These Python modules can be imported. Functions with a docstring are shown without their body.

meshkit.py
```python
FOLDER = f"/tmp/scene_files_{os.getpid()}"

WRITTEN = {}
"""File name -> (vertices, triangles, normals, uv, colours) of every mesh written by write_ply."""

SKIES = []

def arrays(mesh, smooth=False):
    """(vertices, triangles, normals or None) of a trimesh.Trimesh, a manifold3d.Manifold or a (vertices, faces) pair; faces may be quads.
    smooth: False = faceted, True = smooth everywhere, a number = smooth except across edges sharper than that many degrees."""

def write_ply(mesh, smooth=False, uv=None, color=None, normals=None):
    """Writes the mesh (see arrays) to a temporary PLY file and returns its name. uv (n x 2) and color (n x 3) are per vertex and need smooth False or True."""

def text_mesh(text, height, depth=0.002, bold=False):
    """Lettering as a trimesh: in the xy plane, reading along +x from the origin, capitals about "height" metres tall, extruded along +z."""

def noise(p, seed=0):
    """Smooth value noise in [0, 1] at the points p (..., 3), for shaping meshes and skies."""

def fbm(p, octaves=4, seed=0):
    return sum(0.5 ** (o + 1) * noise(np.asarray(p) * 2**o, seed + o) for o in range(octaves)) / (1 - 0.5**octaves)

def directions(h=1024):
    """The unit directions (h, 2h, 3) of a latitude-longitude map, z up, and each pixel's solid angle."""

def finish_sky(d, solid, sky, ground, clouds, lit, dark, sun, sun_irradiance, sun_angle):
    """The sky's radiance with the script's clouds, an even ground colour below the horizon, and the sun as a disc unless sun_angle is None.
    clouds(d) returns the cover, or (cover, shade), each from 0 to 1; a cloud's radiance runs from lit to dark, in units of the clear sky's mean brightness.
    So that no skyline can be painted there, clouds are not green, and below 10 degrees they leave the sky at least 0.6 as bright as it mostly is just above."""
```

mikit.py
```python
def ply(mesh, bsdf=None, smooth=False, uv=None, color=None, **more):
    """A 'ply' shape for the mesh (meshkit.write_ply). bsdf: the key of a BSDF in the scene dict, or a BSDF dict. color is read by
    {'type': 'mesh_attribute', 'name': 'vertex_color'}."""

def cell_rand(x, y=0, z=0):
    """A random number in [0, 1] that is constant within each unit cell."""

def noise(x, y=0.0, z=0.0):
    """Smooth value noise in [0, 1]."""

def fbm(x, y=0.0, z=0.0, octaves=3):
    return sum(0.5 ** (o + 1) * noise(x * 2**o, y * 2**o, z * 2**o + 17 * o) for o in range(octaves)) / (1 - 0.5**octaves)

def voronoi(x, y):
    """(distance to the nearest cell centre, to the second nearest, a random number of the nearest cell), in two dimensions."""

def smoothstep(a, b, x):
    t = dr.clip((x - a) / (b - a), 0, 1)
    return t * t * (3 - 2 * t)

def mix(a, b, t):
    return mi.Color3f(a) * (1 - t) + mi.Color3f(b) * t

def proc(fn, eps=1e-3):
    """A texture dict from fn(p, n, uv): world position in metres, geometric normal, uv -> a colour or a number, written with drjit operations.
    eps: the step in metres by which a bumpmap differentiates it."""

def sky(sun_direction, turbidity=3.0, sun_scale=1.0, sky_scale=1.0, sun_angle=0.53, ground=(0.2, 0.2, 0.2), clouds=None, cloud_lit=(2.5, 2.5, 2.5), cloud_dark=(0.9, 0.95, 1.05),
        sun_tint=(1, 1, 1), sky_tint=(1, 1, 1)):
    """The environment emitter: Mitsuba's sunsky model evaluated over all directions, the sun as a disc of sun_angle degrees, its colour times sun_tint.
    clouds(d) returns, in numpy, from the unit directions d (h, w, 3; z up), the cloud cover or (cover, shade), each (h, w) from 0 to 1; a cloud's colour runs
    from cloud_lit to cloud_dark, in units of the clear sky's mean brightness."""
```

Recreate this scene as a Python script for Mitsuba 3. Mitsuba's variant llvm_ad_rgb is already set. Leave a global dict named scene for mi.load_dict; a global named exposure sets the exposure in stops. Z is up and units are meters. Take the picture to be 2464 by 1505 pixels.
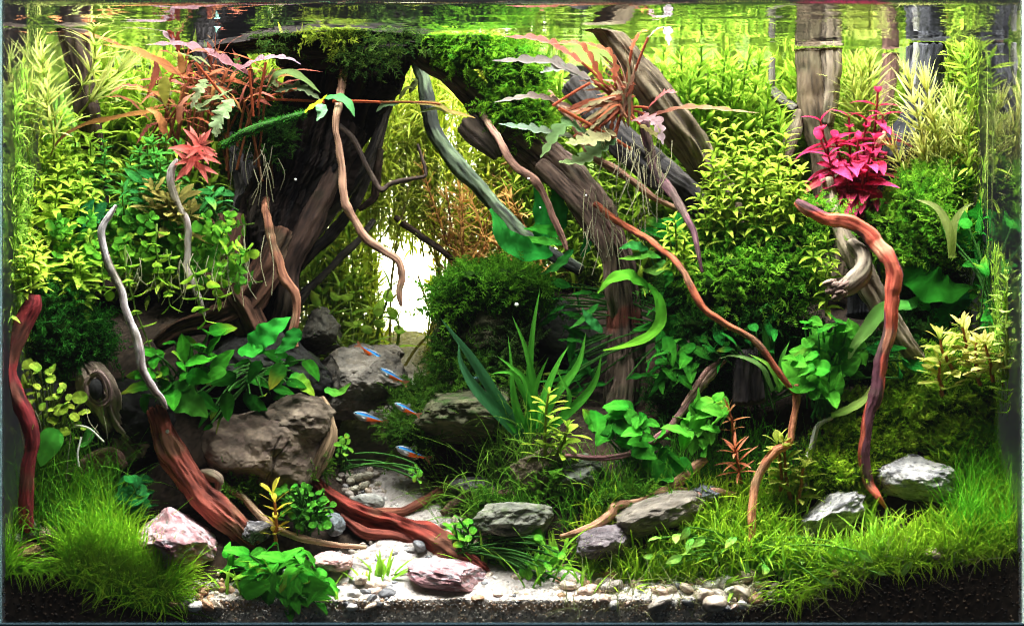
# Planted aquarium seen through its front pane. x right, y away from the camera, z up, metres.
import math, zlib
import numpy as np, trimesh, mitsuba as mi, mikit, meshkit
from meshkit import fbm, noise
T = mi.ScalarTransform4f
scene, labels = {}, {}

# ---------------------------------------------------------------- camera, lamps, exposure
CAM_D, CAM_Z, HALF = 1.2, 0.183, 0.300
exposure = 0.0
scene['camera'] = {'type': 'perspective', 'fov': 2 * math.degrees(math.atan(HALF / CAM_D)), 'fov_axis': 'x', 'near_clip': 0.05, 'far_clip': 20.0,
                   'to_world': T().look_at(origin=[0, -CAM_D, CAM_Z], target=[0, 0, CAM_Z], up=[0, 0, 1])}
LAMP = (46.0, 46.5, 44.5)        # LED panel over the water
BACK = (8.0, 7.6, 5.2)         # lit white panel behind the tank
ROOM = 0.03
scene['room_light'] = {'type': 'constant', 'radiance': {'type': 'rgb', 'value': [ROOM, ROOM, ROOM * 1.1]}}

# ---------------------------------------------------------------- materials (all colours are per vertex)
VC = {'type': 'mesh_attribute', 'name': 'vertex_color'}
scene['leaf_mat'] = {'type': 'principledthin', 'base_color': VC, 'roughness': 0.36, 'spec_trans': 0.0, 'diff_trans': 0.75, 'eta': 1.4}
scene['matte_leaf_mat'] = {'type': 'principledthin', 'base_color': VC, 'roughness': 0.6, 'spec_trans': 0.0, 'diff_trans': 0.95, 'eta': 1.3}
scene['fin_mat'] = {'type': 'principledthin', 'base_color': VC, 'roughness': 0.3, 'spec_trans': 0.45, 'diff_trans': 1.0, 'eta': 1.33}
scene['wood_mat'] = {'type': 'principled', 'base_color': VC, 'roughness': 0.8, 'specular': 0.12}
scene['stone_mat'] = {'type': 'principled', 'base_color': VC, 'roughness': 0.85, 'specular': 0.12}
scene['pebble_mat'] = {'type': 'principled', 'base_color': VC, 'roughness': 0.5, 'specular': 0.35}
scene['soil_mat'] = {'type': 'twosided', 'bsdf': {'type': 'diffuse', 'reflectance': VC}}
scene['fish_mat'] = {'type': 'twosided', 'bsdf': {'type': 'principled', 'base_color': VC, 'roughness': 0.3, 'specular': 0.5, 'metallic': 0.2}}
scene['glass_mat'] = {'type': 'thindielectric', 'int_ior': 1.5, 'ext_ior': 1.0}
scene['water_mat'] = {'type': 'thindielectric', 'int_ior': 1.5, 'ext_ior': 1.0}

# ---------------------------------------------------------------- helpers
def rng_of(s): return np.random.default_rng(zlib.crc32(str(s).encode()))
def sc(Y): return (CAM_D + Y) / CAM_D
def P(px, py, Y):
    """A place in the tank at depth Y, from where it stands in the 2464 x 1505 view."""
    s = sc(Y)
    return np.array([(px - 1232) / 1232 * HALF * s, Y, CAM_Z + (752.5 - py) / 1232 * HALF * s])
def R(r, Y): return r / 1232 * HALF * sc(Y)
taken = {}
def at_cell(x, y, x0, x1, y0, y1):
    c = (['upper', 'middle', 'lower'][int(np.clip((y - y0) / (y1 - y0) * 3, 0, 2))], ['left', 'central', 'right'][int(np.clip((x - x0) / (x1 - x0) * 3, 0, 2))])
    return 'central' if c == ('middle', 'central') else ' '.join(c)
TOP, DEPTH = 0.3645, 0.305
INSIDE = ('leaf_mat', 'matte_leaf_mat', 'wood_mat')
def numbered(k):
    n = taken.get(k, -1) + 1; taken[k] = n
    return k if n == 0 else f'{k}_{n:03d}'
def thing(name, label, cat, group=None, kind=None):
    k = numbered(name); d = {'label': label, 'category': cat}
    if group: d['group'] = group
    if kind: d['kind'] = kind
    labels[k] = d
    return k
def put(key, mesh, mat, smooth=True):
    V, F, C = mesh
    if mat in INSIDE and V[:, 2].max() > TOP - .004 and V[:, 1].max() < .31:      # nothing grows through the water surface
        V = V.copy(); z0 = TOP - .004; V[:, 2] = np.where(V[:, 2] > z0, z0 + .0022 * np.tanh((V[:, 2] - z0) / .012), V[:, 2])
    if mat in INSIDE and (V[:, 1].min() < .003 or np.abs(V[:, 0]).max() > .296):      # nor through the panes
        V = V.copy(); V[:, 1] = np.where(V[:, 1] < .003, .003 - .0018 * np.tanh((.003 - V[:, 1]) / .008), V[:, 1])
        ax = np.abs(V[:, 0]); V[:, 0] = np.sign(V[:, 0]) * np.where(ax > .2955, .2955 + .002 * np.tanh((ax - .2955) / .008), ax)
    scene[key] = mikit.ply((V, F), mat, smooth=smooth, color=np.clip(C, 0.001, 0.95))
    return key
def part(parent, name, mesh, mat, label=None, kind=None, smooth=True):
    k = numbered(parent + '__' + name)
    d = {}
    if label: d['label'] = label
    if kind: d['kind'] = kind
    if d: labels[k] = d
    return put(k, mesh, mat, smooth)
def join(ms):
    ms = [m for m in ms if len(m[0])]
    o = np.cumsum([0] + [len(m[0]) for m in ms])
    return np.vstack([m[0] for m in ms]), np.vstack([m[1] + a for m, a in zip(ms, o)]), np.vstack([m[2] for m in ms])
def nrm(v): return v / (np.linalg.norm(v, axis=-1, keepdims=True) + 1e-12)
def mixc(a, b, t): return np.asarray(a) * (1 - t[..., None]) + np.asarray(b) * t[..., None]
def sstep(a, b, x): t = np.clip((x - a) / (b - a), 0, 1); return t * t * (3 - 2 * t)
def spline(pts, step):
    """Catmull-Rom through the rows of pts (xyz and radius), resampled about every step metres."""
    p = np.asarray(pts, float)
    if len(p) == 2: p = np.vstack([p[0], p.mean(0), p[1]])
    q = np.vstack([2 * p[0] - p[1], p, 2 * p[-1] - p[-2]])
    out = []
    for i in range(len(p) - 1):
        a, b, c, d = q[i:i + 4]
        n = max(2, int(np.linalg.norm((c - b)[:3]) / step))
        t = (np.arange(n) / n)[:, None]
        out.append(0.5 * (2 * b + (c - a) * t + (2 * a - 5 * b + 4 * c - d) * t ** 2 + (3 * b - a - 3 * c + d) * t ** 3))
    out.append(p[-1:])
    return np.vstack(out)
def frames(c):
    t = nrm(np.gradient(c, axis=0)); n = np.zeros_like(t)
    a = np.cross(t[0], [0, 1, 0.1]); n[0] = a / (np.linalg.norm(a) + 1e-9)
    for i in range(1, len(t)):
        v = n[i - 1] - t[i] * (n[i - 1] @ t[i]); n[i] = v / (np.linalg.norm(v) + 1e-9)
    return t, n, np.cross(t, n)
def tube(pts, dark, light, seed=0, rough=0.18, grain=1.0, step=0.0016, nang=None, twist=3.0, spots=None, ragged=0.0, flat=1.0, wobble=0.0022, bands=(), flute=0.0):
    """Wood: a swept limb with grooves that follow the grain. pts: (px, py, Y, radius px)."""
    w = np.array([[*P(a, b, Y), R(max(r, 1.5), Y)] for a, b, Y, r in pts])
    if w[:, 3].max() < .0055: step = min(step, .0009)
    s = spline(w, step); c, r = s[:, :3].copy(), np.maximum(s[:, 3], 0.0006)
    n = len(c); ln = np.concatenate([[0], np.cumsum(np.linalg.norm(np.diff(c, axis=0), axis=1))])
    if wobble:
        c += wobble * (np.stack([fbm(np.stack([ln * 60, ln * 0 + k * 9.1, ln * 0 + seed], 1), 3, seed + k) for k in range(3)], 1) - 0.5)
    t, a, b = frames(c)
    na = nang or int(np.clip(r.max() * 2 * math.pi / (step * 0.8), 12, 220))
    th = np.arange(na) / na * 2 * math.pi
    TH = th[None] + ln[:, None] * twist
    k = 1.1 + r.max() * 90 * grain
    q = np.stack([np.cos(TH) * k, np.sin(TH) * k, np.broadcast_to(ln[:, None] * 22, TH.shape)], -1)
    g = fbm(q + seed * 3.7, 4, seed)
    ridge = 1 - np.abs(2 * fbm(q * np.array([1.7, 1.7, 0.6]) + 5 + seed, 3, seed + 3) - 1) * 2
    lump = fbm(np.stack([np.cos(TH) * 0.9, np.sin(TH) * 0.9, np.broadcast_to(ln[:, None] * 35, TH.shape)], -1) + seed, 3, seed + 7)
    rr = r[:, None] * (1 + rough * (1.6 * (g - 0.5) + 0.8 * (lump - 0.5) * 2 - 0.5 * sstep(0.55, 0.95, ridge)))
    if flute:
        ph = 2.2 * fbm(np.stack([ln * 9, ln * 0 + seed], 1) @ np.array([[1, 0, 0], [0, 1, 0]]), 2, seed)[:, None] * 2
        for kk, am in ((3, .6), (5, .7), (8, .45)): rr = rr * (1 + flute * am * (1 - 2 * np.abs(np.sin(kk * .5 * TH + ph * (1 + kk * .12)))))
    rr = rr * (1 + .16 * (fbm(np.stack([ln * 130, ln * 0 + seed, ln * 0], 1), 2, seed + 17)[:, None] - .5) * (2 if w[:, 3].max() < .0055 else .6))
    off = a[:, None] * np.cos(th)[None, :, None] + b[:, None] * (np.sin(th) * flat)[None, :, None]
    V = c[:, None] + rr[..., None] * off
    if ragged:
        for e, sg in ((0, -1), (n - 1, 1)):
            for d in range(4):
                i = e - sg * d
                if 0 <= i < n: V[i] += sg * t[i] * (ragged * (0.75 ** d) * (noise(np.stack([np.cos(th) * 4, np.sin(th) * 4, th * 0 + seed + e], 1), 3)[:, None] - 0.3))
    mixv = np.clip(0.5 + 1.9 * (g - 0.5) + 0.9 * (lump - 0.5), 0, 1)
    fine = fbm(np.stack([np.cos(TH) * k * 4, np.sin(TH) * k * 4, np.broadcast_to(ln[:, None] * 90, TH.shape)], -1), 2, seed + 11)
    C = mixc(dark, light, np.clip(mixv * 0.8 + (fine - 0.5) * 1.7 + 0.08, 0, 1))
    if spots is not None:
        m = sstep(0.555, 0.61, fbm(q * np.array([0.45, 0.45, 1.0]) + 31, 3, seed + 5))
        C = C * (1 - m[..., None]) + np.asarray(spots) * m[..., None]
    C = C * (.66 + .68 * fbm(V * 170 + seed, 3, seed + 21))[..., None]
    alg = .5 * sstep(.56, .68, fbm(V * 48 + 3 * seed, 3, seed + 23))[..., None]; C = C * (1 - alg) + alg * (C.mean(-1, keepdims=True) * np.array([1.0, 1.0, .55]) * .8)
    for y0, y1, col in bands:      # stained zones between two heights
        z0, z1 = P(0, y1, 0.12)[2], P(0, y0, 0.12)[2]
        zz = V[..., 2] + 0.012 * (g - 0.5)
        m = (sstep(z0, z0 + 0.006, zz) * (1 - sstep(z1 - 0.006, z1, zz)))[..., None] * 0.85
        C = C * (1 - m) + C.mean(-1, keepdims=True) * np.asarray(col) * m * 3
    i, j = np.meshgrid(np.arange(n - 1), np.arange(na), indexing='ij'); j2 = (j + 1) % na
    A, B_, C_, D_ = i * na + j, i * na + j2, (i + 1) * na + j2, (i + 1) * na + j
    F = np.vstack([np.stack([A.ravel(), B_.ravel(), C_.ravel()], 1), np.stack([A.ravel(), C_.ravel(), D_.ravel()], 1)])
    caps, m = [c[0] - t[0] * r[0] * 0.25, c[-1] + t[-1] * r[-1] * 0.25], n * na
    jj = np.arange(na)
    F = np.vstack([F, np.stack([np.full(na, m), (jj + 1) % na, jj], 1), np.stack([np.full(na, m + 1), (n - 1) * na + jj, (n - 1) * na + (jj + 1) % na], 1)])
    return np.vstack([V.reshape(-1, 3), caps]), F, np.vstack([C.reshape(-1, 3), C[0].mean(0)[None] * 0.8, C[-1].mean(0)[None] * 0.8])
def wire(c, r, col, na=5):
    """A thin round stem along the points c."""
    c = np.asarray(c, float); n = len(c); r = np.broadcast_to(r, n)
    t, a, b = frames(c); th = np.arange(na) / na * 2 * math.pi
    V = c[:, None] + r[:, None, None] * (a[:, None] * np.cos(th)[None, :, None] + b[:, None] * np.sin(th)[None, :, None])
    i, j = np.meshgrid(np.arange(n - 1), np.arange(na), indexing='ij'); j2 = (j + 1) % na
    A, B_, C_, D_ = i * na + j, i * na + j2, (i + 1) * na + j2, (i + 1) * na + j
    F = np.vstack([np.stack([A.ravel(), B_.ravel(), C_.ravel()], 1), np.stack([A.ravel(), C_.ravel(), D_.ravel()], 1)])
    col = np.asarray(col, float)
    C = np.broadcast_to(col if col.ndim == 1 else col[:, None], (n, na, 3)).reshape(-1, 3)
    return V.reshape(-1, 3), F, C.copy()

def profile(kind, u):
    if kind == 'lance': return np.sin(np.pi * u ** 0.75) ** 0.9 * 0.96 + 0.05 * (1 - u)
    if kind == 'ovate': return np.sin(np.pi * u ** 0.62) ** 0.75 * 0.97 + 0.04 * (1 - u)
    if kind == 'round': return np.sqrt(np.clip(1 - (2 * np.clip(u, 0.0, 1) - 1) ** 2, 0, 1)) * 0.98 + 0.03
    if kind == 'spat': return np.clip(np.sin(np.pi * u ** 1.5) ** 0.8, 0, 1) * 0.9 + 0.12 * (1 - u)
    if kind == 'needle': return (1 - u ** 3) * 0.9 + 0.1
    if kind == 'blade': return np.minimum(1, 1.25 * (1 - u ** 2.2)) * (0.72 + 0.28 * np.minimum(1, u * 4))
    if kind == 'lobed':
        e = np.sin(np.pi * np.clip(0.12 + 0.88 * u, 0, 1) ** 0.85) ** 0.8
        return e * (0.30 + 0.70 * np.abs(np.sin(np.pi * 6.5 * u)) ** 0.8) + 0.03
    raise KeyError(kind)
def leafset(B, D, N, L, W, prof='lance', nu=8, nv=3, bend=0.5, fold=0.15, wave=0.0, c0=(.1, .3, .02), c1=None, var=0.2, rib=1.25, seed=0, sway=0.0, hue=None):
    """n leaves at once: (V (n, k, 3), F (m, 3), C (n, k, 3)). B base, D direction, N upper side."""
    rg = np.random.default_rng(seed); n = len(B); D = nrm(np.asarray(D, float)); N = np.asarray(N, float)
    N = nrm(N - D * np.sum(N * D, -1, keepdims=True)); S = np.cross(D, N)
    L, W, bend = (np.broadcast_to(np.asarray(x, float), n) for x in (L, W, bend))
    u = np.linspace(0, 1, nu); a = bend[:, None] * (u - 0.5 / (nu - 1))[None]; a[:, 0] = 0
    sw = (rg.normal(0, sway, n) if sway else np.zeros(n))[:, None] * u[None]
    Tn = np.cos(a)[..., None] * D[:, None] - np.sin(a)[..., None] * N[:, None] + sw[..., None] * S[:, None]
    st = Tn / (nu - 1); st[:, 0] = 0
    cen = B[:, None] + L[:, None, None] * np.cumsum(st, 1)
    Nl = np.cos(a)[..., None] * N[:, None] + np.sin(a)[..., None] * D[:, None]
    v = np.linspace(-1, 1, nv); w = profile(prof, u)
    hw = W[:, None] * 0.5 * w[None]
    V = cen[:, :, None] + hw[:, :, None, None] * v[None, None, :, None] * S[:, None, None]
    lift = fold * np.abs(v)[None, None] * hw[:, :, None]
    if wave:
        ph = rg.uniform(0, 6.28, (n, 1, 1))
        lift = lift + wave * W[:, None, None] * np.sin(u[None, :, None] * 17 + ph + (v > 0)[None, None] * 1.7) * np.abs(v)[None, None]
    V = V + lift[..., None] * Nl[:, :, None]
    if prof == 'lobed': V = V + (np.abs(v)[None, None, :, None] * hw[:, :, None, None] * 0.55) * Tn[:, :, None]
    c0 = np.asarray(c0, float); c1 = c0 if c1 is None else np.asarray(c1, float)
    cc0 = np.broadcast_to(c0, (n, 3)) * (1 + rg.uniform(-var, var, (n, 1))) * (1 + rg.uniform(-var, var, (n, 3)) * np.array([.9, .35, .5]))
    cc1 = np.broadcast_to(c1, (n, 3)) * (1 + rg.uniform(-var, var, (n, 1)))
    C = cc0[:, None] * (1 - u)[None, :, None] + cc1[:, None] * u[None, :, None]
    C = np.repeat(C[:, :, None], nv, 2)
    if nv >= 5:      # side veins, mottling, and a few yellowing leaves
        C = C * (1 + .20 * sstep(.55, .95, np.cos(2 * np.pi * (u[None, :, None] * 5.5 - np.abs(v)[None, None] * 1.1)))[..., None] * (np.abs(v) > 0)[None, None, :, None])
        C = C * (.74 + .52 * noise(np.stack([u[None, :, None] * 4 + 0 * v + rg.uniform(0, 99, (n, 1, 1)), v[None, None] * 2 + 0 * u[None, :, None] + rg.uniform(0, 99, (n, 1, 1)), 0 * u[None, :, None] + 0 * v + rg.uniform(0, 9, (n, 1, 1))], -1), 3))[..., None]
        old = (rg.uniform(0, 1, n) < .10)[:, None, None] * sstep(.3, 1, u)[None, :, None] * (.5 + .5 * np.abs(v))[None, None]
        C = C * (1 - old[..., None] * .7) + np.array([.26, .22, .02]) * old[..., None] * .7
    if nv > 2: C[:, :, nv // 2] *= rib
    C = C * (1 + rg.uniform(-0.12, 0.12, C.shape[:3] + (1,)))
    i, j = np.meshgrid(np.arange(nu - 1), np.arange(nv - 1), indexing='ij'); A = (i * nv + j).ravel()
    F = np.vstack([np.stack([A, A + nv, A + nv + 1], 1), np.stack([A, A + nv + 1, A + 1], 1)])
    return V.reshape(n, -1, 3), F, C.reshape(n, -1, 3)
def flat_leaves(ls):
    V, F, C = ls; n, k = V.shape[:2]
    return V.reshape(-1, 3), (F[None] + (np.arange(n) * k)[:, None, None]).reshape(-1, 3), C.reshape(-1, 3)
def leaf_parts(key, ls, mat='leaf_mat', name='leaf'):
    V, F, C = ls
    for i in range(len(V)): part(key, name, (V[i], F, C[i]), mat)
def stem_nodes(c, spacing, per, elev, rg, start=0.15, opposite=True, spiral=False):
    """Leaf places along a stem c: base, direction, upper side, and how far up (0 to 1)."""
    ln = np.concatenate([[0], np.cumsum(np.linalg.norm(np.diff(c, axis=0), axis=1))])
    at = np.arange(start * ln[-1], ln[-1] + 1e-9, spacing)
    if ln[-1] - at[-1] > 0.2 * spacing: at = np.append(at, ln[-1])
    t, a, b = frames(c); B, D, N, U = [], [], [], []
    for k, s in enumerate(at):
        i = np.interp(s, ln, np.arange(len(c))); i0 = int(min(i, len(c) - 2)); f = i - i0
        p = c[i0] * (1 - f) + c[i0 + 1] * f
        ph = k * (1.571 if per == 2 else 2.4 if spiral else math.pi / per) + rg.uniform(-0.25, 0.25)
        up = s / ln[-1]
        for m in range(per):
            q = ph + m * 2 * math.pi / per + rg.uniform(-0.15, 0.15)
            out = math.cos(q) * a[i0] + math.sin(q) * b[i0]
            e = elev + (0.55 * max(0, up - 0.8) / 0.2) + rg.uniform(-0.15, 0.15)
            B.append(p); D.append(math.cos(e) * out + math.sin(e) * t[i0]); N.append(math.cos(e) * t[i0] - math.sin(e) * out); U.append(up)
    return np.array(B), np.array(D), np.array(N), np.array(U)
def curve(pts, n=14):
    w = np.array([[*P(a, b, Y), 0] for a, b, Y in pts]); s = spline(w, np.linalg.norm(np.diff(w, axis=0), axis=1).sum() / n)
    return s[:, :3]
def stem_plant(name, label, cat, pts, spacing, per, L, W, prof='lance', elev=0.5, bend=0.7, c0=(.3, .45, .04), c1=None, stem=(.2, .3, .05), stem_r=0.0007,
               group=None, tipgrow=0.5, nu=7, nv=3, parts=False, start=0.15, mat='leaf_mat', fold=0.2, var=0.22, seed=0, lenvar=0.2, lowcol=None):
    """A stem with whorls of leaves. pts: (px, py, Y) from foot to tip. Sizes in view px at the tip's depth."""
    rg = rng_of(f'{name}{seed}{pts}'); c = curve(pts); c = c + np.cumsum(rg.normal(0, 0.0004, c.shape), 0)
    k1 = R(1, pts[-1][2]); key = thing(name, label, cat, group)
    part(key, 'stem', wire(c, np.linspace(1.2, 0.7, len(c)) * stem_r, stem), 'leaf_mat')
    B, D, N, U = stem_nodes(c, spacing * k1, per, elev, rg, start)
    g = 1 - tipgrow * sstep(0.75, 1.0, U)
    Lr = L * k1 * g * rg.uniform(1 - lenvar, 1 + lenvar, len(B))
    cc = np.broadcast_to(np.asarray(c0, float), (len(B), 3))
    if lowcol is not None: cc = mixc(lowcol, c0, sstep(0.3, 0.95, U))
    ls = leafset(B, D, N, Lr, Lr * W / L, prof, nu, nv, bend * rg.uniform(0.6, 1.4, len(B)), fold, 0.0, cc, c1, var, seed=zlib.crc32(key.encode()))
    if parts: leaf_parts(key, ls, mat)
    else: part(key, 'foliage', flat_leaves(ls), mat, kind='stuff')
    return key
def ellipsoid(c, rad, sub=3, amp=0.15, f=2.0, seed=0):
    s = trimesh.creation.icosphere(sub); v = s.vertices
    return c + v * rad * (1 + amp * 2 * (fbm(v * f + seed * 7.3, 4, seed) - 0.5))[:, None], s.faces, v
def moss(name, label, blobs, dens=8.5, size=0.0098, c0=(.05, .16, .012), c1=(.13, .30, .02), dark=(.02, .055, .008), seed=0, up=0.5, body=True, cat='moss', hang=0.0):
    """A moss cushion: fronds with tiny leaflets over lumpy bodies. blobs: (px, py, Y, rx px, ry px, depth radius m)."""
    rg = rng_of(name + label + str(seed)); out = []
    more = []
    for (px, py, Y, rx, ry, rd) in blobs:      # a cushion is a heap of smaller tufts
        more.append((px, py, Y, rx * .78, ry * .78, rd * .8))
        for j in range(6):
            a, q = j * 1.05 + rg.uniform(-.4, .4), rg.uniform(.5, .8); f = rg.uniform(.3, .52); more.append((px + rx * q * math.cos(a), py + ry * q * math.sin(a), Y - rg.uniform(-.1, .75) * rd * .7, rx * f, ry * f, rd * f * 1.1))
    for bi, (px, py, Y, rx, ry, rd) in enumerate(more):
        c, rad = P(px, py, Y), np.array([R(rx, Y), rd, R(ry, Y)])
        if body:
            V, F, d = ellipsoid(c, rad * 0.9, 3, 0.22, 2.2, seed + bi)
            out.append((V, F, np.broadcast_to(np.asarray(dark), V.shape) * (0.6 + 0.8 * fbm(d * 6, 3)[:, None])))
        area = 4 * math.pi * ((rad[0] * rad[1]) ** 1.6 / 3 + (rad[0] * rad[2]) ** 1.6 / 3 + (rad[1] * rad[2]) ** 1.6 / 3) ** (1 / 1.6)
        n = int(area * 1e4 * dens)
        d = nrm(rg.normal(size=(n * 2, 3))); d = d[(d[:, 1] < 0.55) & (d[:, 2] > -0.85)][:n]; n = len(d)
        s = 1 + 0.22 * 2 * (fbm(d * 2.2 + (seed + bi) * 7.3, 4, seed + bi) - 0.5)
        root = c + d * rad * (s * rg.uniform(0.80, 0.99, n))[:, None]
        nn = nrm(d / rad)
        D = nrm(nn + rg.normal(0, 0.55, (n, 3)) + np.array([0, -0.1, up]))
        side = nrm(np.cross(D, rg.normal(size=(n, 3)))); N = np.cross(side, D)
        L = size * rg.uniform(0.4, 1.1, n) * np.where(rg.uniform(0, 1, n) < .08, 1.8, 1); bend = rg.uniform(-0.3, 1.3, n) + hang
        m = 6; u = np.linspace(0, 1, m + 1)[None]
        a = bend[:, None] * u
        st = (np.cos(a)[..., None] * D[:, None] - np.sin(a)[..., None] * np.where(np.abs(N[:, 2:3]) > 0.2, N * np.sign(N[:, 2:3]), N)[:, None]) / m
        cen = root[:, None] + L[:, None, None] * np.cumsum(st, 1)
        lit = rg.uniform(0, 1, n) * (0.4 + 0.6 * fbm(root * 90, 2)); col = mixc(c0, c1, lit) * rg.uniform(0.75, 1.25, (n, 1))
        w = np.float64(0.0002)
        strip = np.stack([cen - side[:, None] * w, cen + side[:, None] * w], 2).reshape(n, -1, 3)
        i = np.arange(m) * 2
        Fs = np.vstack([np.stack([i, i + 1, i + 3], 1), np.stack([i, i + 3, i + 2], 1)])
        out.append(flat_leaves((strip, Fs, np.repeat(col[:, None], 2 * (m + 1), 1))))
        tl = st * m; ll = (L[:, None] * 0.30 * (1.1 - 0.6 * u))[..., None]
        lv = []
        for sg in (-1, 1):
            dirs = nrm(tl * 0.7 + sg * side[:, None] + rg.normal(0, 0.25, cen.shape))
            wd = np.cross(dirs, N[:, None] + 0.3 * rg.normal(size=cen.shape)) * ll * 0.2
            mid = cen + dirs * ll * 0.45
            q = np.stack([cen, mid - wd, cen + dirs * ll, mid + wd], 2)[:, 1:]
            lv.append(q.reshape(-1, 4, 3))
        q = np.vstack(lv); cc = np.tile(np.repeat(col, m, 0), (2, 1)) * rg.uniform(0.8, 1.3, (len(q), 1))
        out.append(flat_leaves((q, np.array([[0, 1, 2], [0, 2, 3]]), np.repeat(cc[:, None], 4, 1))))
    k = thing(name, label, cat, kind='stuff')
    put(k, join(out), 'matte_leaf_mat')
    return k
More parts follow.
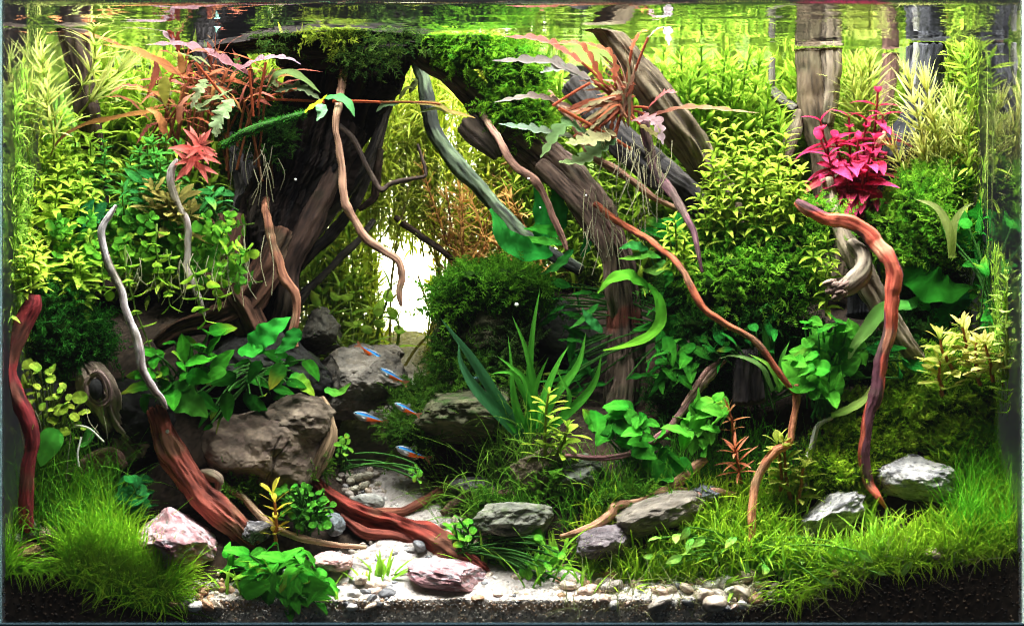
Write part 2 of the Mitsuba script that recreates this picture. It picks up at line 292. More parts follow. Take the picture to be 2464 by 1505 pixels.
def rock(name, label, c, rad, cols, seed, sub=5, amp=0.3, f=1.6, cuts=7, rot=0.0, cat='stone', group=None, fine=0.06, crack=0.0, mat='stone_mat', tilt=0.0):
    """A stone: a ball cut by planes, weathered by noise. c world centre, rad in metres."""
    rg = np.random.default_rng(seed); s = trimesh.creation.icosphere(sub); v = s.vertices.copy(); d = s.vertices
    for k in range(cuts):
        nn = nrm(rg.normal(size=3)); h = rg.uniform(0.62, 0.9); over = v @ nn - h
        v = v - np.where(over > 0, over * 0.88, 0)[:, None] * nn
    v = v * (1 + amp * 1.2 * (fbm(d * f + seed, 3, seed) - 0.5))[:, None]
    n2 = fbm(d * (np.asarray(rad) / np.max(rad)) * 8 + seed, 4, seed + 1); v = v * (1 + fine * 2 * (n2 - 0.5) + fine * .6 * (fbm(d * 30 + seed, 2, seed + 8) - .5))[:, None]
    v = v * (1 + fine * 1.1 * (.6 - np.abs(2 * fbm(d * 3.3 + seed * 1.3, 3, seed + 12) - 1)))[:, None]; ck = None
    if crack:
        ck = np.zeros(len(d))
        for j in range(3):
            nn = nrm(rg.normal(size=3) * [1, .3, .7]); ck = np.maximum(ck, (1 - sstep(0.0, 0.022, np.abs(d @ nn - rg.uniform(-.6, .6) + .16 * (fbm(d * 3 + j * 5, 3, seed + j) - .5)))) * sstep(.42, .5, fbm(d * 1.6 + j * 3, 2, seed + j)))
        v = v * (1 - crack * ck)[:, None]
    ca, sa = math.cos(rot), math.sin(rot)
    v = v * rad; v = v @ np.array([[ca, 0, -sa], [0, 1, 0], [sa, 0, ca]]).T
    t = np.clip(0.5 + 2.2 * (fbm(d * 3.1 + seed * 2, 4, seed + 2) - 0.5), 0, 1); t2 = sstep(0.52, 0.66, fbm(d * 7 + 9, 3, seed + 4))
    C = mixc(cols[0], cols[1], t); C = C * (1 - 0.8 * t2[:, None]) + np.asarray(cols[2]) * 0.8 * t2[:, None]
    C = C * (0.62 + 0.76 * fbm(d * 26, 3, seed + 6))[:, None]
    if ck is not None: C = C * (1 - 0.45 * ck[:, None])
    k = thing(name, label, cat, group)
    put(k, (c + v, s.faces, C), mat)
    return k
# ---------------------------------------------------------------- lamps
def box_mesh(c, s, col):
    b = trimesh.creation.box(s); return b.vertices + np.asarray(c), b.faces, np.broadcast_to(np.asarray(col, float), b.vertices.shape)
def quad(pts, col):
    return np.asarray(pts, float), np.array([[0, 1, 2], [0, 2, 3]]), np.broadcast_to(np.asarray(col, float), (4, 3))
k = thing('aquarium_lamp', 'flat white LED lamp hanging over the water', 'lamp')
part(k, 'housing', box_mesh((0, -0.02, 0.766), (0.82, 0.36, 0.02), (.7, .7, .7)), 'stone_mat', smooth=False)
scene[k + '__diffuser'] = mikit.ply((np.array([[-.4, -.19, .755], [-.4, .15, .755], [.4, .15, .755], [.4, -.19, .755]]), np.array([[0, 1, 2], [0, 2, 3]])), 'stone_mat',
                                    emitter={'type': 'area', 'radiance': {'type': 'rgb', 'value': list(LAMP)}}, color=np.ones((4, 3)) * .7)
k = thing('backlight_panel', 'glowing white panel standing behind the aquarium', 'light panel')
part(k, 'panel_back', box_mesh((-.075, 0.3475, 0.150), (0.226, 0.009, 0.376), (.7, .7, .7)), 'stone_mat', smooth=False)
scene[k + '__panel_face'] = mikit.ply((np.array([[-.185, .342, -.03], [.035, .342, -.03], [.035, .342, .33], [-.185, .342, .33]]), np.array([[0, 1, 2], [0, 2, 3]])), 'stone_mat',
                                      emitter={'type': 'area', 'radiance': {'type': 'rgb', 'value': list(BACK)}}, color=np.ones((4, 3)) * .7)
k = thing('backdrop_sheet', 'pale green backdrop sheet behind the whole aquarium', 'backdrop')
put(k, box_mesh((0, .357, .16), (.604, .006, .40), (.28, .42, .10)), 'stone_mat', smooth=False)
# ---------------------------------------------------------------- tank
tank = thing('aquarium', 'clear glass aquarium holding the whole planted layout', 'aquarium')
X = 0.2985
def pane(name, pts, label=None): part(tank, name, quad(pts, (.9, .9, .9)), 'glass_mat', label, smooth=False)
pane('front_pane', [(-X, 0, -.02), (X, 0, -.02), (X, 0, .372), (-X, 0, .372)])
pane('side_pane', [(-X, 0.001, -.02), (-X, 0.001, .372), (-X, DEPTH, .372), (-X, DEPTH, -.02)])
pane('side_pane', [(X, 0.001, -.02), (X, DEPTH, -.02), (X, DEPTH, .372), (X, 0.001, .372)])
pane('rear_pane', [(-X, DEPTH + .001, -.02), (-X, DEPTH + .001, .372), (X, DEPTH + .001, .372), (X, DEPTH + .001, -.02)])
for sg in (-1, 1): part(tank, 'edge_strip', box_mesh((sg * (X + .0022), -0.003, .176), (.0040, .006, .392), (.55, .66, .60) if sg > 0 else (.10, .16, .17)), 'fish_mat', 'pale glass edge at the right' if sg > 0 else None, smooth=False)
part(tank, 'base_seam', box_mesh((0, -0.003, -.009), (.6, .007, .0215), (.006, .014, .019)), 'stone_mat', smooth=False)
part(tank, 'base_plate', box_mesh((0, .15, -.026), (.62, .33, .01), (.02, .02, .02)), 'stone_mat', smooth=False)
# water surface with small ripples
gx, gy = np.meshgrid(np.linspace(-X + .0005, X - .0005, 420), np.linspace(.0006, DEPTH - .0005, 220), indexing='ij')
wz = (fbm(np.stack([gx * 26, gy * 62, gx * 0], -1), 2, 5) - .5) * .0008 + (fbm(np.stack([gx * 70 + 9, gy * 150, gx * 0], -1), 2, 8) - .5) * .00016
wz = TOP + wz * sstep(0, .05, gy) + .0016 * np.exp(-gy / .003)
def grid_faces(a, b):
    i, j = np.meshgrid(np.arange(a - 1), np.arange(b - 1), indexing='ij'); A = (i * b + j).ravel()
    return np.vstack([np.stack([A, A + b, A + b + 1], 1), np.stack([A, A + b + 1, A + 1], 1)])
put('water_surface', (np.stack([gx, gy, wz], -1).reshape(-1, 3), grid_faces(*gx.shape), np.ones((gx.size, 3)) * .9), 'water_mat'); labels['water_surface'] = {'label': 'rippled water surface seen from below, mirroring plants and wood', 'category': 'water', 'kind': 'structure'}

# ---------------------------------------------------------------- ground: dark soil banks and a sand path
def path_at(Y):
    return np.interp(Y, [0, .02, .035, .06, .1, .15, .2, .3], [1120, 1090, 1060, 1010, 975, 915, 910, 930]), np.interp(Y, [0, .02, .035, .06, .1, .15, .2, .3], [760, 600, 290, 125, 90, 80, 90, 120])
def ground(x, Y):
    px = x / sc(Y) / HALF * 1232 + 1232
    c, w = path_at(Y)
    hp = .0075 + .52 * Y
    hl = np.interp(Y, [0, .03, .06, .1, .15, .2, .31], [.026, .040, .066, .105, .14, .17, .21])
    hr = np.interp(Y, [0, .03, .06, .1, .15, .2, .31], [.013, .036, .068, .112, .15, .185, .215])
    d = px - c
    far = np.clip((px - 1850) / 600, 0, 1)
    hr = hr + .026 * far * np.interp(Y, [0, .1, .2], [1, .6, .2]) - .006 * (1 - np.clip((px - 1500) / 350, 0, 1)) * np.interp(Y, [0, .05], [1, .2])
    t = sstep(1.0, 1.0 + 260 / w, np.abs(d) / w)
    return hp * (1 - t) + np.where(d < 0, hl, hr) * t
def G(px, Y, up=0.0):
    """Point on the ground seen at view column px, at depth Y."""
    p = P(px, 0, Y); p[2] = float(ground(np.array(p[0]), np.array(Y))) + up; return p
def sheet(xs, ys, zfun, cfun):
    """A ground sheet with a skirt in front, against the glass."""
    gx, gy = np.meshgrid(xs, ys, indexing='ij'); z = zfun(gx, gy)
    V = np.stack([gx, gy, z], -1)
    nsk = 26; t = np.linspace(0, 1, nsk)[:-1]
    sk = np.stack([np.broadcast_to(xs[:, None], (len(xs), nsk - 1)), np.full((len(xs), nsk - 1), ys[0]), -.018 + t[None] * (z[:, :1] + .018)], -1)
    V = np.concatenate([sk, V], 1)
    return V.reshape(-1, 3), grid_faces(*V.shape[:2]), cfun(V).reshape(-1, 3)
xs, ys = np.linspace(-.2978, .2978, 560), np.concatenate([np.linspace(.0038, .06, 90), np.linspace(.0612, .304, 170)])
def path_edge(x, y):
    px = x / sc(y) / HALF * 1232 + 1232; c, w = path_at(y)
    return np.abs(px - c) / w + .25 * (fbm(np.stack([x * 45, y * 45, x * 0], -1), 3, 12) - .5)
def soil_z(x, y): return np.maximum(ground(x, y) - .03 * (1 - sstep(.84, 1.0, path_edge(x, y))), -.016) + (fbm(np.stack([x * 60, y * 60, x * 0], -1), 3, 2) - .5) * .008 + (fbm(np.stack([x * 420, y * 420, x * 0], -1), 2, 4) - .5) * .0022
def soil_c(V):
    f = fbm(V * 500, 2, 3); g = fbm(V * 60, 3, 6); r = sstep(.62, .75, fbm(V * 34 + 4, 3, 9))
    return mixc((.010, .009, .008), (.050, .036, .026), np.clip(f * 1.4 - .2, 0, 1) * (.4 + g)) + r[..., None] * np.array([.014, .006, .003])
put('soil', sheet(xs, ys, soil_z, soil_c), 'soil_mat'); labels['soil'] = {'label': 'dark brown aquarium soil banked up on both sides', 'category': 'ground', 'kind': 'structure'}
def sand_z(x, y):
    e = path_edge(x, y)
    return ground(x, y) + .0045 * (1 - sstep(.80, 1.12, e)) - .06 * sstep(1.05, 1.5, e) + (fbm(np.stack([x * 90, y * 90, x * 0], -1), 3, 22) - .5) * .0035 + (noise(np.stack([x * 900, y * 900, x * 0], -1), 7) - .5) * .0009
def sand_c(V):
    f = noise(V * 1100, 5); g = fbm(V * 80, 3, 8); d = sstep(.70, .78, noise(V * 420, 15))
    zt = np.clip((sand_z(V[..., 0], V[..., 1]) - V[..., 2]) / .012, 0, 1)
    top = mixc((.25, .222, .20), (.47, .43, .40), np.clip(f * .8 + g * .5 - .1, 0, 1)); top = top * (1 - .45 * d[..., None])
    low = mixc((.10, .095, .09), (.66, .60, .52), np.clip((f - .5) * 1.5 + .5 + .9 * (g - .5) + .5 * (fbm(V * 300, 2, 44) - .5), 0, 1))
    px = V[..., 0] / sc(V[..., 1]) / HALF * 1232 + 1232; c_, w_ = path_at(V[..., 1]); e = np.abs(px - c_) / w_ + .22 * (fbm(V * 60, 3, 51) - .5)
    low = mixc(low, soil_c(V), sstep(.70, 1.0, e)); rust = mixc((.33, .20, .11), (.48, .34, .22), f)
    b = (sstep(.10, .26, zt) * (1 - sstep(.34, .7, zt)))[..., None] * .85 * sstep(.30, .5, fbm(V * 22, 2, 31))[..., None]
    m = sstep(.12, .42, zt)[..., None]
    return (top * (1 - m) + low * m) * (1 - b) + rust * b
put('sand_path', sheet(np.linspace(-.297, .297, 900), np.concatenate([np.linspace(.0048, .05, 120), np.linspace(.0505, .303, 330)]), sand_z, sand_c), 'soil_mat')
labels['sand_path'] = {'label': 'pale sand path winding up between the plants to the glowing gap', 'category': 'sand', 'kind': 'structure'}

# loose grains pressed against the front pane
ico = trimesh.creation.icosphere(0)
def grains(name, label, n, x0, x1, zfun, pal, r0, r1, seed, ok):
    rg = np.random.default_rng(seed); x = rg.uniform(x0, x1, n); X_ = (x - 1232) / 1232 * HALF * sc(.004); zt = zfun(X_, np.full(n, .004)); m = ok(X_, np.full(n, .004)); x, X_, zt = x[m], X_[m], zt[m]; n = len(x)
    z = zt - (zt + .012) * rg.uniform(0, 1, n) ** 1.4 + .0004; r = rg.uniform(r0, r1, n); c = np.asarray(pal)[rg.integers(0, len(pal), n)] * rg.uniform(.5, 1.3, (n, 1))
    V = np.stack([X_, .0042 + rg.uniform(-.0006, .0008, n), z], 1)[:, None] + ico.vertices[None] * r[:, None, None] * rg.uniform(.7, 1.25, (n, len(ico.vertices), 1))
    k = thing(name, label, 'grains', kind='stuff'); put(k, flat_leaves((V, ico.faces, np.repeat(c[:, None], len(ico.vertices), 1))), 'stone_mat', smooth=False)
grains('soil_grains', 'dark soil pellets pressed against the front pane', 7000, 6, 2458, soil_z, [(.010, .008, .007), (.028, .018, .012), (.04, .024, .015), (.018, .015, .014), (.05, .032, .02)], .0005, .0012, 61, lambda x, y: path_edge(x, y) > .96)
grains('sand_grains', 'mixed sand grains pressed against the front pane', 6000, 200, 1960, sand_z, [(.50, .45, .38), (.66, .60, .52), (.34, .31, .28), (.42, .27, .17), (.72, .68, .62), (.12, .11, .10)], .0003, .0007, 62, lambda x, y: path_edge(x, y) < .98)
# ---------------------------------------------------------------- driftwood
def wood(name, label, pts, dark, light, cat='driftwood', group=None, **kw):
    k = thing(name, label, cat, group); kw.setdefault('seed', zlib.crc32(k.encode()) % 97)
    put(k, tube(pts, dark, light, **kw), 'wood_mat'); return k
DK, BR, GY, RD, OR = (.010, .009, .010), (.10, .062, .040), (.25, .20, .16), (.20, .045, .030), (.52, .16, .085)
# the big trunk that leans over the path, and the arched limb on its right
k = thing('driftwood_trunk', 'massive dark trunk leaning right over the sand path, moss on its head', 'driftwood')
part(k, 'trunk', tube([(590, 850, .15, 105), (602, 770, .15, 112), (618, 680, .15, 100), (640, 590, .15, 98), (680, 490, .155, 108), (742, 384, .16, 118), (800, 250, .165, 128), (850, 120, .17, 150), (890, 20, .175, 175), (900, -40, .175, 170)], (.004, .004, .005), (.030, .020, .017), seed=3, rough=.26, grain=1.1, step=.0012, twist=6.0, flute=.15), 'wood_mat')
part(k, 'root', tube([(690, 560, .128, 40), (640, 660, .118, 44), (590, 730, .115, 42), (520, 770, .115, 36), (440, 790, .118, 26), (380, 830, .12, 18)], (.014, .007, .005), (.14, .068, .044), seed=8, rough=.3, grain=1.6, flute=.16), 'wood_mat')
part(k, 'root', tube([(560, 520, .125, 42), (545, 620, .118, 46), (560, 700, .115, 46), (600, 770, .115, 40), (640, 850, .12, 30)], (.016, .008, .006), (.15, .074, .048), seed=15, rough=.3, grain=1.6, flute=.16), 'wood_mat')
part(k, 'root', tube([(835, 330, .17, 14), (800, 420, .138, 26), (745, 540, .125, 30), (700, 640, .12, 30), (690, 730, .12, 30), (665, 800, .125, 24)], (.007, .005, .005), (.055, .032, .024), seed=21, rough=.3, grain=1.6, flute=.14), 'wood_mat')
part(k, 'head', tube([(440, 30, .215, 40), (560, 30, .2, 70), (700, 50, .16, 100), (820, 72, .135, 112), (930, 72, .132, 96), (1016, 96, .14, 48), (1075, 140, .14, 30)], (.005, .005, .006), (.028, .022, .020), seed=31, rough=.4, grain=1.3), 'wood_mat')
part(k, 'branch', tube([(700, 640, .16, 20), (730, 580, .165, 24), (780, 520, .17, 24), (820, 470, .175, 22), (862, 420, .18, 16), (905, 330, .19, 11), (940, 240, .2, 10)], (.008, .008, .008), (.05, .040, .033), seed=12), 'wood_mat')
k = thing('arched_limb', 'thick grey brown limb arching down right of the glowing gap, stained red low down', 'driftwood')
part(k, 'limb', tube([(975, 118, .145, 22), (1030, 138, .143, 30), (1098, 182, .14, 36), (1168, 252, .137, 46), (1245, 318, .134, 52), (1323, 385, .13, 50), (1400, 462, .125, 46), (1448, 545, .12, 42), (1484, 618, .12, 42), (1500, 702, .12, 42), (1502, 802, .12, 44), (1504, 902, .12, 49), (1496, 985, .12, 50), (1490, 1030, .12, 54)], (.024, .017, .014), (.17, .115, .09), seed=5, rough=.26, grain=1.4, step=.0012, twist=3.0, flute=.09, bands=[(728, 798, (.62, .16, .11)), (520, 600, (.50, .27, .24))]), 'wood_mat')
part(k, 'strand', tube([(1300, 395, .118, 20), (1380, 470, .108, 24), (1425, 520, .104, 20), (1460, 600, .103, 18), (1470, 690, .105, 16), (1478, 760, .112, 10)], (.03, .02, .016), (.21, .14, .11), seed=45, rough=.32, grain=2), 'wood_mat')
part(k, 'stub', tube([(1130, 300, .135, 34), (1165, 335, .13, 30), (1188, 362, .128, 20), (1196, 376, .128, 12)], (.03, .024, .02), (.16, .12, .095), seed=9, ragged=.004), 'wood_mat')
wood('slanting_branch', 'olive grey branch slanting from the water surface behind the red brown rosette', [(1432, 10, .10, 30), (1442, 40, .10, 30), (1478, 90, .102, 33), (1532, 160, .105, 37), (1592, 245, .108, 44), (1645, 320, .112, 46), (1690, 395, .118, 40), (1740, 470, .125, 34), (1790, 600, .13, 34), (1820, 740, .13, 36)], (.03, .022, .016), (.17, .135, .085), seed=14, rough=.26, grain=1.5, flute=.10)
wood('slanting_branch', 'dark thick branch crossing low behind the red brown rosette', [(1380, 200, .17, 34), (1450, 290, .16, 36), (1530, 370, .15, 40), (1600, 430, .145, 38), (1700, 510, .14, 34), (1780, 640, .14, 36), (1810, 760, .14, 40)], (.006, .006, .008), (.045, .040, .036), seed=18, rough=.3)
wood('pale_branch', 'pale green weathered branch rising inside the glowing arch', [(1000, 140, .225, 14), (1018, 190, .22, 16), (1032, 262, .215, 19), (1052, 330, .21, 20), (1100, 396, .205, 20), (1150, 452, .2, 20), (1205, 512, .195, 18), (1255, 562, .19, 17), (1320, 606, .185, 15), (1400, 650, .18, 14)], (.02, .028, .02), (.14, .19, .11), seed=4, rough=.3, spots=(.03, .035, .03))
wood('back_branch', 'straight black branch leaning in front of the backlit thicket', [(720, 640, .22, 15), (800, 560, .22, 15), (858, 480, .215, 13), (900, 380, .21, 12), (930, 270, .205, 10), (960, 180, .2, 9)], DK, (.04, .032, .026), seed=6)
wood('back_branch', 'short dark branch hanging down in the backlit thicket', [(912, 360, .17, 9), (908, 410, .165, 10), (900, 470, .165, 10), (880, 492, .165, 9), (862, 505, .166, 6)], (.03, .02, .016), (.09, .055, .04), seed=7)
wood('forked_twig', 'thin dark twig curling up at its end before the glowing gap', [(815, 300, .12, 7), (850, 335, .115, 7), (876, 385, .11, 6), (896, 430, .11, 6.5), (916, 458, .11, 7), (940, 442, .11, 6), (980, 432, .11, 5.5), (1008, 426, .11, 5), (1026, 420, .11, 4.5), (1022, 398, .11, 4), (1012, 372, .11, 3.5), (1005, 348, .11, 2.5)], (.02, .015, .013), (.10, .07, .055), seed=2)
wood('back_branch', 'low black branch fanning right across the foot of the thicket', [(950, 520, .24, 7), (1000, 560, .24, 8), (1060, 600, .235, 7), (1120, 640, .23, 6)], DK, (.05, .03, .02), seed=17)
wood('back_branch', 'black diagonal branch low in the left of the thicket', [(700, 740, .2, 12), (780, 660, .21, 10), (850, 590, .215, 9), (900, 530, .22, 7)], DK, (.045, .04, .03), seed=27)
# roots hanging and leaning in the middle
wood('hanging_root', 'wavy brown root hanging in front of the glowing gap', [(826, 170, .13, 9), (816, 250, .09, 10), (808, 310, .085, 9), (820, 380, .082, 9), (828, 470, .08, 10), (850, 520, .08, 10.5), (880, 570, .08, 11), (925, 605, .08, 9.5), (958, 630, .08, 9), (966, 665, .08, 9), (960, 700, .08, 8), (964, 735, .08, 4)], (.09, .045, .032), (.42, .24, .16), seed=1, rough=.22)
wood('reddish_root', 'rust coloured root running down the front of the big trunk', [(640, 470, .14, 9), (642, 520, .102, 10), (648, 570, .097, 10.5), (666, 625, .095, 11), (682, 675, .094, 12), (708, 709, .093, 11), (715, 752, .093, 10), (706, 802, .094, 10), (711, 838, .094, 7)], (.10, .04, .025), (.36, .16, .095), seed=10)
wood('white_root', 'long bone white root with dark mottles at the left, tip among broad leaves', [(281, 495, .028, 4), (266, 520, .028, 7.5), (247, 555, .028, 9), (252, 600, .028, 9.5), (270, 650, .028, 10), (292, 692, .028, 10.5), (300, 735, .028, 10.5), (320, 790, .028, 11), (335, 840, .028, 12), (341, 880, .028, 11), (366, 930, .028, 10.5), (386, 958, .028, 9), (399, 986, .028, 3)], (.20, .17, .165), (.50, .47, .48), seed=11, rough=.10, spots=(.10, .07, .065))
wood('white_root', 'shorter pale grey root beside the pink star shaped plant', [(430, 385, .06, 7), (412, 415, .06, 9), (415, 460, .06, 9), (440, 510, .06, 9), (453, 545, .06, 9.5), (451, 618, .06, 8.5), (447, 645, .06, 8.5), (465, 690, .06, 8.5), (481, 727, .06, 7), (493, 760, .06, 3)], (.18, .13, .11), (.42, .37, .36), seed=22, rough=.12)
wood('red_branch', 'dark red branch standing against the left glass', [(84, 712, .018, 18), (78, 735, .018, 24), (60, 768, .018, 24), (36, 822, .016, 25), (14, 875, .016, 27), (14, 912, .016, 29), (42, 962, .017, 24), (66, 1012, .018, 21), (76, 1062, .019, 19), (66, 1130, .02, 18), (62, 1225, .022, 18), (62, 1270, .024, 18)], (.05, .008, .010), (.26, .030, .034), seed=13, rough=.16, ragged=.003)
wood('orange_root', 'thick salmon red root arching down the right side', [(1915, 484, .062, 9), (1938, 500, .06, 15), (1985, 525, .058, 18), (2040, 532, .056, 19), (2085, 555, .054, 20), (2112, 590, .052, 20), (2142, 622, .042, 19), (2154, 660, .042, 18), (2147, 720, .042, 17), (2141, 800, .042, 17), (2121, 860, .042, 17), (2109, 940, .042, 17), (2086, 1000, .042, 15), (2079, 1060, .042, 14), (2081, 1112, .042, 16), (2091, 1160, .042, 13), (2116, 1196, .036, 8), (2137, 1226, .042, 3)], (.30, .040, .026), (.62, .15, .09), seed=16, rough=.16, spots=(.10, .035, .05))
k = thing('thin_red_root', 'thin orange red root winding from the arched limb down to the right meadow', 'driftwood')
part(k, 'root', tube([(1432, 488, .10, 8), (1470, 520, .095, 9), (1520, 552, .09, 9), (1570, 585, .07, 9), (1622, 627, .055, 9), (1658, 680, .045, 9), (1690, 735, .041, 9), (1740, 775, .04, 8), (1800, 810, .04, 8), (1842, 850, .04, 8), (1872, 892, .041, 8), (1900, 930, .043, 7), (1916, 956, .044, 5)], (.06, .018, .014), (.46, .12, .055), seed=19, rough=.15), 'wood_mat')
part(k, 'lower_piece', tube([(1912, 925, .046, 8), (1918, 965, .045, 10), (1908, 1020, .043, 9), (1897, 1065, .041, 9), (1866, 1085, .039, 10), (1838, 1120, .037, 11), (1818, 1162, .035, 10), (1811, 1212, .032, 10), (1807, 1262, .03, 9), (1800, 1318, .028, 8)], (.24, .08, .04), (.62, .26, .14), seed=20, rough=.22), 'wood_mat')
wood('brown_root', 'brown root sweeping from the rosette across to the right moss', [(1290, 200, .14, 9), (1335, 245, .11, 11), (1378, 290, .098, 12), (1410, 345, .09, 12), (1442, 385, .088, 10), (1502, 422, .085, 10), (1562, 466, .084, 9), (1628, 502, .084, 6)], (.10, .045, .028), (.36, .20, .13), seed=23)
wood('brown_root', 'brown root drooping over the arched limb to the fern leaves', [(1150, 262, .135, 7), (1195, 330, .092, 9), (1236, 397, .082, 10), (1282, 428, .08, 10), (1310, 472, .08, 9), (1332, 522, .08, 9), (1352, 572, .08, 8), (1364, 603, .08, 4)], (.09, .045, .035), (.30, .17, .12), seed=24)
wood('brown_root', 'dark purple root dropping behind the small yellow green sprig', [(1545, 270, .095, 10), (1560, 340, .093, 12), (1578, 408, .09, 12), (1610, 452, .076, 12), (1642, 500, .062, 10), (1662, 545, .05, 8), (1680, 600, .043, 6), (1692, 655, .042, 4)], (.03, .014, .02), (.16, .075, .09), seed=25)
# stumps at the back right, and dark trunks at the back left
k = thing('wood_stump', 'tall tan stump of two strands standing through the water surface', 'stump')
part(k, 'strand', tube([(1948, -40, .2, 36), (1948, 90, .2, 36), (1950, 200, .2, 38), (1962, 280, .2, 40), (1978, 350, .2, 34), (1990, 420, .2, 36), (2000, 560, .2, 40), (2005, 700, .2, 40)], (.035, .025, .017), (.15, .11, .07), seed=33, rough=.22, grain=1.3), 'wood_mat')
part(k, 'strand', tube([(1997, -40, .195, 28), (1996, 90, .195, 28), (1998, 160, .195, 26), (1996, 240, .195, 22), (1990, 300, .195, 16)], (.05, .04, .03), (.20, .16, .115), seed=34, rough=.34, grain=2), 'wood_mat')
part(k, 'foot', tube([(1925, 270, .2, 14), (1905, 330, .195, 18), (1885, 390, .19, 16)], (.04, .03, .02), (.15, .11, .08), seed=35, rough=.3), 'wood_mat')
wood('wood_stump', 'slim brown stump between the tan and the grey one', [(2144, -30, .22, 20), (2143, 110, .22, 20), (2140, 175, .22, 22), (2126, 240, .22, 25), (2110, 300, .22, 26), (2090, 420, .22, 28), (2080, 640, .22, 30)], (.05, .026, .022), (.19, .105, .085), seed=36, rough=.28, cat='stump', grain=1.6)
k = thing('wood_stump', 'grey black splintered stump leaning behind the needle leaved plant', 'stump')
part(k, 'log', tube([(2238, -30, .17, 46), (2234, 90, .17, 46), (2228, 180, .168, 44), (2214, 250, .165, 42), (2180, 320, .155, 42), (2150, 390, .145, 38), (2118, 460, .135, 34), (2096, 530, .13, 32), (2080, 640, .125, 34), (2075, 760, .12, 36)], (.006, .007, .009), (.075, .077, .088), seed=37, rough=.30, grain=1.8, spots=(.01, .011, .014)), 'wood_mat')
part(k, 'splinter', tube([(2202, 92, .15, 6), (2204, 150, .15, 9), (2200, 205, .15, 4)], (.12, .12, .13), (.26, .26, .275), seed=38, rough=.4), 'wood_mat')
part(k, 'scar', tube([(2132, 318, .115, 5), (2122, 332, .1135, 11), (2112, 348, .113, 8), (2106, 356, .114, 3)], (.28, .16, .08), (.55, .35, .20), seed=39, rough=.3), 'wood_mat', 'tan bare scar on the dark wood')
wood('sunken_log', 'black trunk rising through the surface at the far left', [(160, -30, .10, 32), (172, 20, .10, 34), (180, 100, .10, 35), (200, 200, .105, 32), (215, 290, .11, 30), (228, 400, .13, 26), (240, 500, .15, 26), (250, 700, .15, 28)], (.012, .008, .008), (.085, .058, .048), seed=40, rough=.25)
wood('sunken_log', 'black trunk behind the red brown plants at the left', [(500, -30, .2, 52), (505, 60, .2, 54), (525, 140, .2, 58), (575, 270, .195, 62), (620, 400, .19, 66), (640, 620, .18, 70)], (.008, .008, .010), (.045, .040, .040), seed=41, rough=.3)
wood('small_snag', 'small grey snag poking up from the lime green thicket', [(1858, 140, .21, 5), (1857, 190, .21, 8), (1852, 215, .21, 11), (1880, 240, .205, 14), (1915, 262, .2, 12)], (.04, .036, .03), (.13, .12, .10), seed=42, rough=.3)
# gnarled wood on the right, stumps, pieces in front
k = thing('gnarled_wood', 'beige gnarled wood with a knobby end behind the salmon root', 'driftwood')
part(k, 'log', tube([(1990, 430, .10, 16), (2000, 480, .10, 20), (2022, 560, .08, 24), (2066, 640, .07, 32), (2108, 720, .066, 32), (2150, 790, .068, 28), (2198, 850, .072, 22), (2235, 890, .1, 14)], (.06, .046, .03), (.29, .235, .165), seed=43, rough=.3, grain=1.6), 'wood_mat')
part(k, 'knob', tube([(2050, 580, .066, 16), (2078, 615, .058, 23), (2074, 655, .052, 24), (2048, 684, .049, 24), (2022, 698, .048, 18)], (.06, .046, .034), (.32, .26, .195), seed=44, rough=.3, grain=1.5), 'wood_mat')
for i in range(11):
    rg = np.random.default_rng(i + 60); a = rg.uniform(-1, 1); x, y = 2022 + rg.uniform(-14, 22), 690 + rg.uniform(-18, 20)
    part(k, 'knob_finger', tube([(x, y, .044 + rg.uniform(0, .006), 6), (x - 14, y + 8 + 10 * a, .042, 8.5), (x - 26 + 4 * a, y + 14 + 16 * a, .042, 5)], (.06, .036, .03), (.30, .21, .17), seed=60 + i, rough=.5), 'wood_mat')
wood('cut_stump', 'short black stump with a pale top in the right hollow', [(1800, 846, .07, 24), (1801, 870, .07, 31), (1802, 910, .07, 34), (1806, 965, .07, 38)], (.008, .007, .009), (.05, .04, .04), seed=50, rough=.35, ragged=.004, cat='stump')
wood('knotted_wood', 'pale knotted wood end with a dark hollow at the left', [(205, 880, .062, 18), (222, 905, .058, 38), (245, 945, .058, 45), (262, 985, .062, 38), (285, 1030, .07, 40), (330, 1080, .08, 44)], (.10, .07, .055), (.42, .33, .26), seed=51, rough=.46, grain=.6, flute=.16, spots=(.06, .03, .03))
k = 'knotted_wood'; part(k, 'hollow', (P(232, 935, .046) + trimesh.creation.icosphere(3).vertices * np.array([R(17, .046), .005, R(26, .046)]), trimesh.creation.icosphere(3).faces, np.full((642, 3), .012)), 'stone_mat', 'dark hollow in the broken end')
part(k, 'broken_rim', tube([(216, 905, .047, 8), (238, 898, .045, 9), (258, 925, .045, 10), (262, 960, .046, 10), (240, 975, .046, 10), (215, 955, .047, 9), (205, 925, .048, 8), (216, 903, .047, 7)], (.09, .05, .05), (.38, .27, .24), seed=151, rough=.5), 'wood_mat', 'pale pinkish broken rim')
wood('broken_branch', 'broken red brown branch slanting down at front left', [(372, 985, .060, 22), (395, 1045, .055, 27), (420, 1095, .050, 34), (452, 1142, .046, 36), (490, 1190, .044, 35), (540, 1238, .042, 35), (585, 1280, .040, 28), (612, 1306, .039, 16)], (.06, .016, .012), (.38, .095, .065), seed=52, rough=.42, grain=2.0, ragged=.006)
k = thing('red_root', 'dark red splintered root lying across the path at centre front', 'driftwood')
part(k, 'root', tube([(765, 1165, .07, 10), (800, 1198, .07, 20), (845, 1228, .071, 26), (900, 1248, .073, 28), (960, 1262, .073, 28), (1020, 1288, .062, 33), (1080, 1320, .048, 34), (1125, 1346, .038, 28), (1162, 1368, .031, 12)], (.05, .010, .008), (.28, .050, .034), seed=53, rough=.42, grain=2.0, ragged=.008), 'wood_mat')
